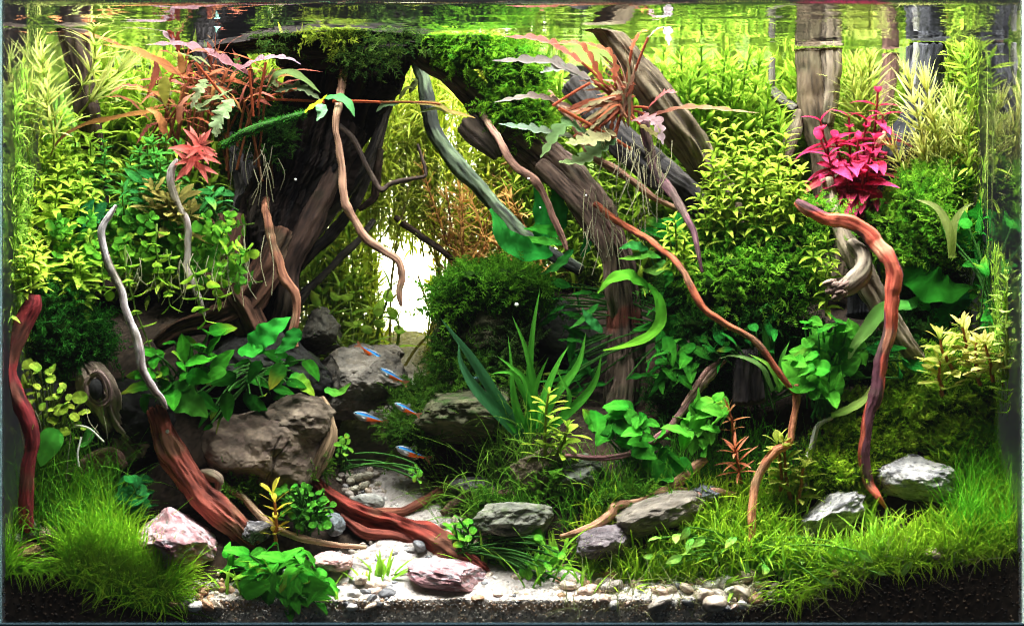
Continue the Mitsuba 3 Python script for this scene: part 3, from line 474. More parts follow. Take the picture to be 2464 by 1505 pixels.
part(k, 'branch', tube([(880, 1236, .076, 12), (930, 1232, .08, 11), (975, 1228, .086, 10.5), (1030, 1200, .094, 11), (1080, 1166, .102, 10.5), (1132, 1138, .108, 5)], (.06, .018, .012), (.22, .075, .045), seed=54, rough=.3), 'wood_mat')
part(k, 'strand', tube([(820, 1240, .068, 12), (880, 1285, .063, 14), (950, 1290, .062, 12), (1010, 1308, .058, 12)], (.04, .010, .008), (.18, .045, .03), seed=55, rough=.45), 'wood_mat')
for i, (a, b, c, d) in enumerate([(1120, 1338, 1170, 1356), (1130, 1352, 1185, 1378), (1100, 1352, 1150, 1384)]):
    part(k, 'splinter', tube([(a, b, .036, 8), ((a + c) / 2, (b + d) / 2, .033, 7), (c, d, .03, 2)], (.07, .015, .010), (.28, .07, .045), seed=70 + i, rough=.3), 'wood_mat')
wood('purple_root', 'slim purple brown root curving up to the black stump', [(1360, 1096, .055, 5), (1430, 1099, .055, 7), (1500, 1096, .056, 8), (1560, 1066, .058, 9.5), (1612, 1030, .06, 10), (1662, 960, .064, 11), (1702, 908, .067, 13), (1745, 862, .07, 9)], (.07, .025, .03), (.34, .16, .16), seed=56, rough=.25)
wood('purple_root', 'slimmer pinkish root crossing beside the black stump', [(1640, 975, .062, 4), (1668, 940, .063, 7), (1700, 890, .065, 7), (1742, 868, .068, 5)], (.12, .05, .045), (.42, .24, .20), seed=57)
wood('tan_root', 'tan orange root snaking over the flat stone at right front', [(1350, 1288, .035, 5), (1385, 1280, .036, 9), (1422, 1268, .037, 11), (1466, 1240, .04, 12), (1482, 1217, .042, 12), (1540, 1206, .045, 12), (1600, 1180, .05, 13), (1662, 1132, .056, 13), (1700, 1105, .06, 10)], (.20, .085, .05), (.60, .34, .21), seed=58, rough=.18)
wood('tan_root', 'short salmon root bent beside the flat stone in the right meadow', [(1625, 1262, .04, 6), (1650, 1228, .042, 12), (1680, 1197, .044, 14), (1722, 1186, .047, 13), (1768, 1190, .05, 7)], (.28, .10, .075), (.62, .33, .26), seed=59)
wood('tan_root', 'tiny salmon root piece beyond the flat stone', [(1600, 1172, .05, 4), (1650, 1180, .05, 5), (1690, 1178, .05, 4)], (.3, .12, .09), (.6, .32, .25), seed=75)
wood('tan_root', 'thin tan root under the yellow stemmed sprig at left front', [(500, 1130, .058, 6), (536, 1163, .056, 8), (584, 1194, .052, 9), (618, 1232, .048, 10), (650, 1262, .045, 9), (700, 1285, .041, 8), (770, 1302, .038, 8), (880, 1318, .035, 5)], (.17, .10, .06), (.50, .34, .22), seed=76, rough=.2)
wood('knobbed_root', 'small brown root with a mushroom shaped knob beside the red branch', [(485, 1135, .052, 10), (510, 1142, .05, 16), (530, 1152, .049, 14), (527, 1180, .049, 8), (528, 1225, .049, 9), (545, 1262, .048, 8)], (.09, .06, .045), (.34, .26, .19), seed=77)
wood('white_twig', 'white bent twig stuck in the right moss', [(2004, 1004, .058, 5), (1968, 1024, .057, 7), (1956, 1060, .056, 8), (1943, 1110, .055, 8), (1938, 1150, .055, 7), (1942, 1184, .054, 3)], (.5, .47, .45), (.80, .77, .74), seed=78, spots=(.06, .06, .07))
wood('curved_wood', 'curved brown wood hugging the cracked boulder', [(775, 960, .085, 12), (790, 1010, .078, 18), (793, 1060, .072, 21), (770, 1110, .068, 20), (752, 1150, .066, 14)], (.08, .052, .032), (.32, .22, .13), seed=79, rough=.3)
wood('curved_wood', 'dark curved wood beside the flat grey stone on the path', [(1065, 1235, .084, 8), (1110, 1200, .09, 12), (1165, 1186, .088, 13), (1225, 1188, .08, 10), (1270, 1205, .075, 5)], (.03, .018, .013), (.15, .09, .06), seed=80)
wood('pink_wood', 'weathered pink piece of wood lying in the left meadow', [(155, 1150, .058, 10), (195, 1125, .06, 17), (240, 1098, .062, 21), (272, 1088, .064, 18), (300, 1120, .062, 9)], (.16, .06, .055), (.48, .26, .24), seed=81, rough=.4)

# ---------------------------------------------------------------- stones
def stone(name, label, px, py, Y, rx, ry, rd, cols, seed, **kw):
    m = 1 if 'pink' in name else .85 if 'white' in name else .62; cols = [tuple(np.array(c) * m) for c in cols]
    return rock(name, label, P(px, py, Y), np.array([R(rx, Y), rd, R(ry, Y)]), cols, seed, **kw)
TAN = ((.06, .045, .034), (.27, .205, .15), (.14, .10, .08)); GRY = ((.12, .12, .11), (.38, .37, .33), (.22, .20, .17)); PNK = ((.20, .09, .10), (.50, .32, .33), (.38, .36, .39))
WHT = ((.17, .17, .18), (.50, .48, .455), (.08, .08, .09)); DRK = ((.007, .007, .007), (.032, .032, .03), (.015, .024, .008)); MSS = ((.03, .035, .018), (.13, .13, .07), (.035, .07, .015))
stone('boulder', 'large tan cracked boulder beside the red branch', 630, 1090, .085, 156, 126, .042, TAN, 101, crack=.04, cuts=12, sub=6, fine=.03)
stone('boulder', 'dark brown upper rock leaning on the cracked boulder', 720, 1015, .082, 84, 66, .03, ((.06, .045, .032), (.24, .19, .14), (.10, .08, .06)), 102, cuts=6)
stone('boulder', 'grey angular boulder under the swimming fish, left of the glowing gap', 862, 925, .15, 118, 96, .045, ((.07, .065, .055), (.24, .215, .18), (.14, .12, .09)), 103, cuts=9, sub=6)
stone('boulder', 'flat topped grey slab at the foot of the glowing gap', 920, 856, .185, 62, 34, .03, ((.10, .09, .07), (.30, .27, .22), (.17, .14, .10)), 104, cuts=9)
stone('boulder', 'grey boulder half hidden behind the big trunk foot', 770, 800, .17, 56, 56, .03, ((.05, .05, .04), (.16, .15, .12), (.09, .08, .06)), 121)
stone('boulder', 'dark mossy boulder below the round moss cushion', 1180, 800, .16, 132, 112, .05, MSS, 105, cuts=6)
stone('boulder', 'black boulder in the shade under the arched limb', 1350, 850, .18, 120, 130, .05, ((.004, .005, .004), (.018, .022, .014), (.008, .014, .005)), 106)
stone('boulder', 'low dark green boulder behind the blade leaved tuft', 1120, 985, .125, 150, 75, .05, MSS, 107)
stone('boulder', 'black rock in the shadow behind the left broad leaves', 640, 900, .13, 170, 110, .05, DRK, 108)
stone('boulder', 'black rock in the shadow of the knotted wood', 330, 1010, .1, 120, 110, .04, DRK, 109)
stone('pink_stone', 'mottled pink and white stone at front left below the red branch', 425, 1305, .03, 98, 76, .028, PNK, 110, cuts=8, rot=-.45)
stone('pink_stone', 'flat pink stone lying on the sand at centre front', 1080, 1384, .024, 104, 40, .02, PNK, 111, cuts=8, rot=-.12)
stone('pink_stone', 'reddish stones pile left of the flat pink stone', 800, 1350, .03, 50, 24, .016, ((.22, .10, .09), (.55, .35, .32), (.36, .30, .30)), 112)
stone('white_stone', 'white weathered stone on the right bank behind the salmon root', 2206, 1148, .052, 100, 58, .026, WHT, 113, cuts=8, rot=-.1, amp=.4)
stone('white_stone', 'low white stone sunk in the right meadow', 1995, 1240, .040, 95, 44, .018, WHT, 114, cuts=8, rot=.5, amp=.4)
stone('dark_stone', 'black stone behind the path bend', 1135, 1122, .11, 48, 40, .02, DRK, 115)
stone('brown_stone', 'round brown stone below the blade leaved tuft', 1288, 1130, .08, 58, 52, .022, ((.08, .06, .04), (.24, .19, .13), (.12, .10, .06)), 116, cuts=3)
stone('grey_stone', 'grey green stone beside the round brown one', 1392, 1146, .074, 64, 56, .024, ((.05, .06, .05), (.20, .21, .17), (.08, .10, .05)), 117)
stone('grey_stone', 'smooth dark grey stone lying flat on the path', 1142, 1170, .1, 62, 26, .016, ((.07, .075, .07), (.19, .19, .18), (.10, .10, .09)), 118, cuts=2, rot=-.12, fine=.02)
stone('grey_stone', 'flat mossy grey stone at the right edge of the path', 1230, 1245, .052, 100, 50, .03, ((.08, .09, .07), (.27, .27, .22), (.10, .13, .06)), 119, rot=.1)
stone('grey_stone', 'purple grey stone under the tan orange root', 1455, 1306, .035, 76, 40, .02, ((.08, .07, .08), (.27, .23, .24), (.14, .11, .12)), 120, cuts=9, rot=.15)
stone('grey_stone', 'broad flat brown stone behind the tan orange root', 1570, 1240, .046, 130, 46, .025, ((.11, .095, .08), (.32, .28, .23), (.18, .15, .12)), 122, cuts=9, rot=.3)
stone('grey_stone', 'blue grey stone behind the short salmon root', 1690, 1186, .055, 60, 24, .016, ((.10, .11, .13), (.30, .32, .36), (.16, .16, .18)), 123)
stone('grey_stone', 'pale grey stone on the path left of the red root branch', 880, 1212, .099, 46, 26, .016, ((.20, .20, .18), (.46, .46, .42), (.30, .28, .25)), 124, cuts=5)
stone('grey_stone', 'blue grey upright pebble beside the tiny green plants', 805, 1262, .055, 24, 27, .012, ((.10, .12, .13), (.24, .27, .29), (.16, .17, .18)), 125, cuts=2, sub=4)
stone('grey_stone', 'dark shiny stone behind the yellow stemmed sprig', 612, 1278, .044, 44, 36, .016, ((.04, .04, .05), (.24, .23, .24), (.40, .38, .38)), 126, cuts=9)
stone('brown_stone', 'brown pitted stone at the left glass below two white pebbles', 72, 1326, .025, 34, 22, .012, ((.20, .12, .05), (.46, .30, .15), (.12, .07, .03)), 127, sub=4)
stone('brown_stone', 'tan stone right of the brown pitted stone', 122, 1290, .033, 26, 28, .012, ((.40, .30, .20), (.66, .52, .36), (.30, .2, .12)), 128, sub=4, cuts=3)
stone('white_stone', 'round white pebble touching the left glass', 46, 1302, .030, 24, 26, .011, WHT, 129, sub=4, cuts=3)
stone('white_stone', 'small mottled white pebble leaning over the tan stone', 80, 1272, .038, 20, 22, .01, ((.5, .46, .42), (.72, .66, .6), (.16, .1, .1)), 130, sub=4, cuts=3)
# pebbles, each one a thing
PC = [((.50, .38, .28), (.72, .60, .48)), ((.30, .25, .21), (.48, .42, .36)), ((.18, .17, .17), (.34, .33, .32)), ((.55, .36, .28), (.76, .56, .46)), ((.66, .62, .57), (.82, .79, .74)), ((.42, .22, .12), (.62, .38, .22)), ((.10, .10, .11), (.2, .2, .21)), ((.36, .33, .24), (.56, .52, .40))]
PN = ['tan', 'grey brown', 'dark grey', 'pinkish', 'white', 'rust brown', 'black', 'olive buff']
PC = [(tuple(np.array(a) * .72), tuple(np.array(b) * .72)) for a, b in PC]
def pebbles(label, group, cx, cy, Y, rx, ry, n, r0, r1, pal, seed, dY=0.0):
    rg = np.random.default_rng(seed); got = []
    for t in range(n * 30):
        if len(got) >= n: break
        a, q = rg.uniform(0, 6.28), math.sqrt(rg.uniform(0, 1)); x, y = cx + rx * q * math.cos(a), Y + dY * q * math.sin(a)
        r = rg.uniform(r0, r1) * (1 - .25 * q)
        if any((x - b) ** 2 + ((y - c) * 4100) ** 2 < (.64 * (r + d)) ** 2 for b, c, d in got): continue
        got.append((x, y, r))
        c = pal[rg.integers(len(pal))]; rad = R(r, y) * np.array([rg.uniform(.9, 1.3), rg.uniform(.8, 1.1), rg.uniform(.62, .9)])
        p = G(x, y); p[2] += rad[2] * rg.uniform(.25, .7) + (.010 * max(0, 1 - q * 1.1) if n > 14 else .002) * rg.uniform(0, 1)
        rock('pebble', ('small ' if r < (r0 + r1) / 2 else 'larger ') + PN[c] + ' pebble ' + label, p, rad, (PC[c][0], PC[c][1], tuple(np.array(PC[c][0]) * .8)), seed * 100 + len(got), sub=3, amp=.35, f=1.1, cuts=3, rot=rg.uniform(-.6, .6), cat='pebble', group=group, fine=.012, mat='pebble_mat')
pebbles('in the heap on the upper path', 'pebbles on the upper path', 880, 0, .122, 66, 0, 46, 9, 18, [0, 1, 1, 2, 7, 7], 1, .022)
pebbles('on the path beside the flat grey stone', 'pebbles beside the flat grey stone', 1085, 0, .076, 45, 0, 20, 7, 13, [1, 2, 7, 0], 2, .013)
pebbles('heaped below the dark red root', 'pebbles below the red root', 1010, 0, .047, 105, 0, 44, 9, 18, [1, 2, 2, 3, 0, 6], 3, .007)
pebbles('heaped right of the bright front leaves', 'pebbles right of the front leaves', 868, 0, .014, 96, 0, 44, 13, 25, [0, 3, 3, 4, 0, 2, 6], 4, .011)
pebbles('at the foot of the right meadow', 'pebbles at the foot of the right meadow', 1440, 0, .017, 120, 0, 46, 15, 28, [0, 0, 3, 3, 7, 4, 5, 1], 5, .013)
pebbles('in the right front heap', 'pebbles in the right front heap', 1690, 0, .014, 175, 0, 60, 15, 34, [4, 4, 0, 5, 1, 3, 0, 6], 6, .012)
pebbles('at the left end of the sand', 'pebbles at the left end of the sand', 490, 0, .013, 105, 0, 38, 11, 24, [0, 7, 1, 4, 5], 7, .010)
pebbles('half sunk among grass at the left glass', 'pebbles in the left grass', 150, 0, .03, 90, 0, 8, 10, 18, [0, 4, 7], 8, .010)
pebbles('by the left end of the red root', 'pebbles by the left end of the red root', 770, 0, .036, 80, 0, 18, 10, 18, [3, 3, 0, 2], 9, .010)
pebbles('right of the flat pink stone', 'pebbles right of the flat pink stone', 1215, 0, .026, 60, 0, 16, 9, 18, [3, 0, 4], 10, .008)
for i, (x, Y, r, c, l) in enumerate([(1150, .006, 14, 5, 'single orange pebble lying on the open white sand'), (1198, .010, 11, 3, 'flat pinkish pebble lying on the open sand right of the orange one'), (2050, .010, 17, 4, 'lone white pebble at the edge of the right soil'), (2012, .008, 17, 5, 'orange pebble beside the lone white one'), (2250, .008, 24, 0, 'flat beige pebble under the right grass'), (1165, .020, 9, 6, 'tiny dark pebble behind the orange one')]):
    y = Y; rad = R(r, y) * np.array([1.15, 1, .75]); p = G(x, y); p[2] += rad[2] * .5 + .003
    rock('pebble', l, p, rad, (PC[c][0], PC[c][1], PC[c][0]), 900 + i, sub=4, cuts=3, amp=.3, f=1.1, cat='pebble', fine=.012, mat='pebble_mat')
rg = np.random.default_rng(77); gr = []
s0 = trimesh.creation.icosphere(1)
for i in range(2600):
    x, Y = rg.uniform(330, 1950), rg.uniform(.0, 1) ** 1.3 * .14 + .005
    c, w = path_at(Y)
    if not (.18 < abs(x - c) / w < 1.15): continue
    r = R(rg.uniform(2.5, 8.5), Y); p = G(x, Y); p[2] += .0025 + r * .3; cc = np.array(PC[rg.integers(8)][1]) * rg.uniform(.6, 1.1)
    gr.append((p + s0.vertices * r * rg.uniform(.7, 1.2, 3) * (1 + rg.uniform(-.12, .12, (len(s0.vertices), 1))), s0.faces, np.broadcast_to(cc, s0.vertices.shape)))
k = thing('gravel', 'fine mixed gravel strewn along both edges of the sand', 'gravel', kind='stuff'); put(k, join(gr), 'pebble_mat')
# ---------------------------------------------------------------- plant builders
def ribbon(pts, W, prof='blade', c0=(.03, .25, .03), c1=None, face=(0, -.6, .8), nu=None, nv=3, fold=.15, wave=0.0, seed=0, rib=1.25, var=.15, W0=0.0):
    """One leaf along (px, py, Y) points, W px wide; face: the way its upper side looks."""
    rg = np.random.default_rng(seed); nu = nu or (44 if prof == 'lobed' else 16)
    w = np.array([[*P(*p), 0] for p in pts]); L = np.linalg.norm(np.diff(w, axis=0), axis=1).sum(); s = spline(w, L / nu)[:, :3]
    ln = np.concatenate([[0], np.cumsum(np.linalg.norm(np.diff(s, axis=0), axis=1))]); u = np.linspace(0, 1, nu)
    s = np.stack([np.interp(u * ln[-1], ln, s[:, i]) for i in range(3)], 1); t = nrm(np.gradient(s, axis=0))
    S = nrm(np.cross(t, np.asarray(face, float) + 0 * t)); N = np.cross(S, t)
    hw = np.maximum(profile(prof, u), W0) * R(W, pts[0][2]) / 2; v = np.linspace(-1, 1, nv)
    ph = rg.uniform(0, 6.28); lift = fold * np.abs(v)[None] * hw[:, None] + (wave * hw[:, None] * np.sin(u[:, None] * 22 + ph + (v > 0)[None] * 1.9) * np.abs(v)[None] if wave else 0)
    V = s[:, None] + S[:, None] * (hw[:, None] * v[None])[..., None] + N[:, None] * lift[..., None]
    if prof == 'lobed': V = V + t[:, None] * (np.abs(v)[None] * hw[:, None] * .5)[..., None]
    c0 = np.asarray(c0, float) * (1 + rg.uniform(-var, var)); c1 = c0 if c1 is None else np.asarray(c1, float)
    C = np.repeat(mixc(c0, c1, u)[:, None], nv, 1); C[:, nv // 2] *= rib; C = C * (1 + rg.uniform(-.1, .1, C.shape[:2] + (1,)))
    return V.reshape(-1, 3), grid_faces(nu, nv), C.reshape(-1, 3)
def petiole(a, b, r, col, sag=.15, n=7):
    m = (np.asarray(a) + b) / 2 + np.array([0, 0, np.linalg.norm(np.asarray(b) - a) * sag])
    t = np.linspace(0, 1, n)[:, None]
    return wire((1 - t) ** 2 * a + 2 * t * (1 - t) * m + t ** 2 * b, r, col)
def broadleaf(name, label, cat, base, spots, L, ratio, c0, c1=None, prof='ovate', seed=0, bend=.5, wave=.03, face=(0, -.62, .75), var=.42, pet=(.05, .16, .03), fold=.16, out=.9, group=None, rib=1.5, nv=5, petr=.0006):
    """A clump of stalked broad leaves. spots: (px, py, Y, rx, ry, count) areas where the leaves' middles lie; base: where the stalks start."""
    rg = np.random.default_rng(seed); k = thing(name, label, cat, group); b0 = P(*base); Bs, Ds, Ns, Ls, pets = [], [], [], [], []
    for (cx, cy, Y, rx, ry, n) in spots:
        for i in range(int(n * 1.35)):
            a, q = 2.4 * i + rg.uniform(-.4, .4), math.sqrt((i + .5) / int(n * 1.35 + .999))
            y = Y + rg.uniform(-.012, .012) - .012 * (1 - q); p = P(cx + rx * q * math.cos(a), cy + ry * q * math.sin(a), y)
            o = p - b0; o[1] *= .6; o = nrm(o + rg.normal(0, .006, 3))
            N = nrm(np.asarray(face) + rg.normal(0, .45, 3)); D = nrm(o * out + np.array([0, -.15, -.12]) + rg.normal(0, .5, 3)); D = nrm(D - N * (N @ D))
            l = R(L, y) * rg.uniform(.45, 1.15); Bs.append(p - D * l * .5); Ds.append(D); Ns.append(N); Ls.append(l)
            pets.append(petiole(b0 + rg.normal(0, .004, 3), p - D * l * .5, petr, pet))
    Ls = np.array(Ls)
    leaf_parts(k, leafset(np.array(Bs), np.array(Ds), np.array(Ns), Ls, Ls * ratio, prof, 13, nv + 2, bend, fold, wave, c0, c1, var, rib, seed))
    part(k, 'stalks', join(pets), 'leaf_mat', kind='stuff')
    return k
def thicket(name, label, specs, seed, cat='plants', mat='leaf_mat'):
    """Far-off stems that read as one mass: (count, x0, x1, Y0, Y1, tip y0, tip y1, foot y, lean px, spacing, per, L, W, c0, c1, elev)."""
    rg = np.random.default_rng(seed); out = []
    for (n, x0, x1, Y0, Y1, t0, t1, fy, lean, sp, per, L, W, c0, c1, el) in specs:
        for i in range(n):
            Y = rg.uniform(Y0, Y1); x = rg.uniform(x0, x1); ty = rg.uniform(t0, t1); dx = lean * rg.normal(0, .5); f = fy + rg.uniform(-20, 20)
            if f > 620 and x0 > 600 and x1 < 1400 and any(abs(x - dx * q - 982) < 80 * rg.uniform(.5, 1.05) for q in (.35, .65, 1)): continue
            c = curve([(x - dx, f, Y), (x - .4 * dx + rg.normal(0, 12), f * .55 + ty * .45, Y + rg.normal(0, .004)), (x, ty, Y + rg.normal(0, .008))], 12)
            k1 = R(1, Y); B, D, N, U = stem_nodes(c, sp * k1, per, el, rg, .05); D = D + rg.normal(0, .35, D.shape)
            cc = np.asarray(c0) * rg.uniform(.7, 1.25); ls = leafset(B, D, N, L * k1 * rg.uniform(.6, 1.3, len(B)), W * k1, 'lance', 5, 2, rg.uniform(-.2, 1.1, len(B)), 0, 0, cc, np.asarray(c1) * rg.uniform(.8, 1.2), .25, seed=int(rg.integers(1 << 30)))
            out += [flat_leaves(ls), wire(c, .00055, np.asarray(c0) * .7, 4)]
    k = thing(name, label, cat, kind='stuff'); put(k, join(out), mat); return k
def blades(roots, dirs, L, W, bend, c0, c1, seed, nu=7, nv=2, sway=.3, var=.25):
    side = np.cross(dirs, np.random.default_rng(seed).normal(size=dirs.shape)); N = nrm(np.cross(side, dirs)); N[:, 2] = np.abs(N[:, 2])
    return leafset(roots, dirs, N, L, W, 'needle', nu, nv, bend, .1, 0, c0, c1, var, seed=seed, sway=sway)
def grass(name, label, n, x0, x1, Y0, Y1, l0, l1, W, c0, c1, seed, keep=None, cat='grass', bias=1.0, lean=.35, bend=(.2, 1.7), nv=2, thing_kind='stuff'):
    rg = np.random.default_rng(seed); x = rg.uniform(x0, x1, n * 3); Y = Y0 + (Y1 - Y0) * rg.uniform(0, 1, n * 3) ** bias
    m = np.ones(len(x), bool) if keep is None else keep(x, Y)
    m &= fbm(np.stack([x / 70, Y * 110, x * 0], 1), 2, seed) > .36
    x, Y = x[m][:n], Y[m][:n]; s = sc(Y); X_ = (x - 1232) / 1232 * HALF * s
    B = np.stack([X_, Y, ground(X_, Y) - .001], 1); ph = rg.uniform(0, 6.28, len(x)); tilt = np.abs(rg.normal(0, lean, len(x)))
    D = np.stack([np.sin(tilt) * np.cos(ph), np.sin(tilt) * np.sin(ph) * .7 - .08, np.cos(tilt)], 1)
    L = rg.uniform(l0, l1, len(x)) * (.7 + .6 * fbm(np.stack([x / 120, Y * 60, x * 0], 1), 2, seed + 3))
    ls = blades(B, nrm(D), L, W * rg.uniform(.6, 1.3, len(x)), rg.uniform(*bend, len(x)), c0, c1, seed, nv=nv)
    k = thing(name, label, cat, kind=thing_kind); put(k, flat_leaves(ls), 'leaf_mat'); return k
def fringe(label, n, x0, x1, c0, c1, seed):
    rg = np.random.default_rng(seed); x = rg.uniform(x0, x1, n); Y = rg.uniform(.004, .012, n); X_ = (x - 1232) / 1232 * HALF * sc(Y); B = np.stack([X_, Y, ground(X_, Y) + .003], 1)
    D = nrm(np.stack([rg.normal(0, .75, n), -.45 + 0 * x, rg.uniform(.0, 1.0, n)], 1)); N = np.stack([0 * x, -.35 + 0 * x, 1 + 0 * x], 1)
    k = thing('grass_fringe', label, 'grass', kind='stuff'); put(k, flat_leaves(leafset(B, D, N, rg.uniform(.010, .026, n), .0009, 'needle', 8, 2, rg.uniform(1.2, 2.6, n), .1, 0, c0, c1, .3, seed=seed, sway=.4)), 'leaf_mat')
LIME, LIME2 = (.17, .33, .02), (.34, .48, .05); YEL = (.55, .56, .13); DGR, MGR, BGR = (.012, .10, .014), (.02, .20, .025), (.05, .38, .05)

# ---------------------------------------------------------------- thickets at the back
thicket('backlit_thicket', 'yellow green fine leaved thicket glowing around the bright gap', [
    (70, 640, 930, .25, .30, 100, 420, 860, 190, 22, 4, 54, 7.5, (.42, .54, .03), (.56, .64, .07), .5),
    (54, 890, 1070, .26, .30, 140, 330, 570, 130, 20, 4, 62, 6, (.46, .56, .06), (.6, .66, .14), .4),
    (64, 1030, 1330, .25, .30, 200, 420, 830, 190, 22, 4, 52, 7.5, (.40, .52, .03), (.56, .60, .07), .5),
    (40, 700, 890, .24, .29, 540, 720, 880, 120, 26, 3, 46, 12, (.22, .38, .03), (.36, .5, .05), .4),
    (30, 1035, 1130, .25, .29, 560, 760, 900, 90, 24, 3, 44, 9, (.42, .5, .04), (.54, .58, .06), .5)], 1, mat='matte_leaf_mat')
thicket('rusty_thicket', 'rusty brown fine leaved thicket right of the glowing gap', [
    (44, 1015, 1255, .225, .28, 380, 600, 700, 170, 19, 4, 44, 5.5, (.40, .20, .06), (.62, .38, .12), .5)], 2, mat='matte_leaf_mat')
thicket('lime_thicket', 'bright lime green stems filling the back right under the surface', [
    (120, 1500, 1960, .215, .295, 170, 320, 700, 120, 24, 4, 70, 13, LIME, LIME2, .45),
    (120, 1940, 2440, .235, .30, 160, 330, 700, 100, 24, 4, 64, 11, (.18, .33, .02), (.34, .47, .05), .45),
    (70, 1220, 1560, .24, .30, 150, 330, 700, 100, 24, 4, 62, 10, (.16, .31, .02), (.32, .46, .05), .45)], 3)
thicket('lime_thicket', 'pale lime green stems filling the back left behind the black trunks', [
    (170, 30, 640, .22, .30, 150, 330, 720, 100, 24, 4, 68, 13, (.21, .37, .025), (.38, .52, .06), .45)], 4)
thicket('side_thicket', 'green stems crowding the left glass behind the lime column', [(60, -10, 150, .08, .24, 240, 640, 920, 40, 26, 4, 58, 15, (.16, .40, .05), (.30, .52, .08), .4), (26, -6, 46, .02, .08, 160, 640, 860, 24, 26, 4, 52, 14, (.22, .44, .05), (.36, .56, .08), .4)], 6)

# ---------------------------------------------------------------- mosses
moss('moss', 'bright green moss draped over the top of the arched limb', [(1140, 128, .125, 84, 52, .02), (1240, 185, .125, 72, 75, .022), (1075, 88, .13, 60, 36, .02), (1225, 262, .118, 50, 36, .012), (1275, 280, .12, 46, 50, .014)], c0=(.05, .20, .012), c1=(.22, .42, .02), seed=1, hang=.2)
moss('moss', 'yellowish moss tuft glowing on the trunk head at the surface', [(800, 80, .10, 50, 30, .014), (840, 55, .10, 30, 20, .012)], c0=(.07, .13, .012), c1=(.28, .34, .03), dens=7, body=False, seed=2, hang=.5)
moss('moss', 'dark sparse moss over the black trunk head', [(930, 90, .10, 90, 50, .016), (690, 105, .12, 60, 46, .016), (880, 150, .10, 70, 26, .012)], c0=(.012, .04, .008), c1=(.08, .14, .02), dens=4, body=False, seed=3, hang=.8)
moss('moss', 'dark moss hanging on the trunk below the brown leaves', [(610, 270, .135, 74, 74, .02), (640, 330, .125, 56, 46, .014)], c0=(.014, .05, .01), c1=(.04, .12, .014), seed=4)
moss('moss', 'round moss cushion on the dark boulder right of the gap', [(1180, 690, .135, 122, 56, .045), (1110, 740, .135, 66, 48, .03), (1250, 720, .13, 66, 46, .03)], c0=(.035, .14, .01), c1=(.12, .30, .015), seed=5)
moss('moss', 'loose moss growing down the left face of the dark boulder', [(1090, 880, .125, 46, 90, .014), (1180, 900, .115, 90, 50, .014)], c0=(.025, .09, .01), c1=(.08, .2, .015), dens=8, seed=6, body=False)
moss('moss', 'low moss mat on the slope behind the swimming fish', [(1010, 965, .13, 70, 50, .02), (1060, 1000, .118, 80, 46, .018), (990, 1040, .105, 60, 36, .014)], c0=(.03, .10, .01), c1=(.10, .2, .02), seed=7)
moss('moss', 'dark green moss bush below the creeping round leaved stems', [(150, 790, .07, 92, 84, .03), (215, 830, .075, 60, 60, .022), (110, 850, .07, 50, 50, .02)], c0=(.015, .10, .012), c1=(.05, .22, .02), seed=8)
moss('moss', 'large bright moss bush on the right hill', [(1860, 610, .092, 110, 76, .03), (1945, 560, .1, 70, 56, .026), (1780, 680, .088, 110, 70, .026), (1880, 710, .09, 90, 60, .024), (1730, 600, .1, 70, 60, .024)], c0=(.05, .22, .012), c1=(.28, .56, .04), seed=9, dens=9)
moss('moss', 'moss bush behind the salmon root and under the needle plant', [(2190, 520, .115, 90, 60, .028), (2270, 580, .115, 80, 56, .026), (2160, 590, .115, 60, 50, .022), (2230, 460, .122, 80, 46, .026)], c0=(.05, .22, .012), c1=(.30, .54, .04), seed=10, dens=9)
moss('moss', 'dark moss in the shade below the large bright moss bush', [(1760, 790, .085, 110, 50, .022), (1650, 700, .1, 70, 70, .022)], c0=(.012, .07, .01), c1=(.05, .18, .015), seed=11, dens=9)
moss('moss', 'deep moss carpet on the right slope around the white stone', [(2130, 1010, .085, 120, 62, .03), (2270, 990, .085, 120, 66, .03), (2400, 980, .08, 90, 80, .03), (2040, 1090, .068, 90, 66, .022), (2160, 1070, .075, 70, 36, .018), (2330, 1080, .07, 80, 46, .022), (2010, 1150, .055, 60, 50, .016)], c0=(.16, .34, .012), c1=(.50, .64, .05), dark=(.05, .12, .012), seed=12, dens=9)
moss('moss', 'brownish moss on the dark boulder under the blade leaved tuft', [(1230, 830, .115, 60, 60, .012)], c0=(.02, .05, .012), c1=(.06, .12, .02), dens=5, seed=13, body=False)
k = thing('mossy_twig', 'moss covered twig with a yellow leaf tip crossing the dark trunk', 'twig')
tw = [(536, 352, .085, 8), (580, 325, .08, 10), (640, 300, .078, 10), (690, 286, .076, 8), (735, 272, .075, 6)]
part(k, 'twig', tube(tw, (.01, .03, .008), (.03, .10, .015), seed=90), 'wood_mat')
rg = np.random.default_rng(90); cw = spline(np.array([[*P(a, b, y), R(r, y)] for a, b, y, r in tw]), .0004); cw = cw[rg.integers(0, len(cw), 900)]
d = nrm(rg.normal(size=(900, 3))); part(k, 'moss_coat', flat_leaves(leafset(cw[:, :3] + d * cw[:, 3:] * .8, d, np.roll(d, 1, 1), rg.uniform(.001, .003, 900), .0006, 'lance', 3, 2, .5, c0=(.02, .17, .02), c1=(.07, .32, .03), seed=91)), 'matte_leaf_mat', kind='stuff')
part(k, 'leaf', ribbon([(728, 274, .075), (752, 256, .073), (772, 244, .072), (788, 226, .071)], 20, 'lance', (.30, .40, .02), (.50, .46, .02), seed=3, wave=.2), 'leaf_mat', 'yellow leaf tip')

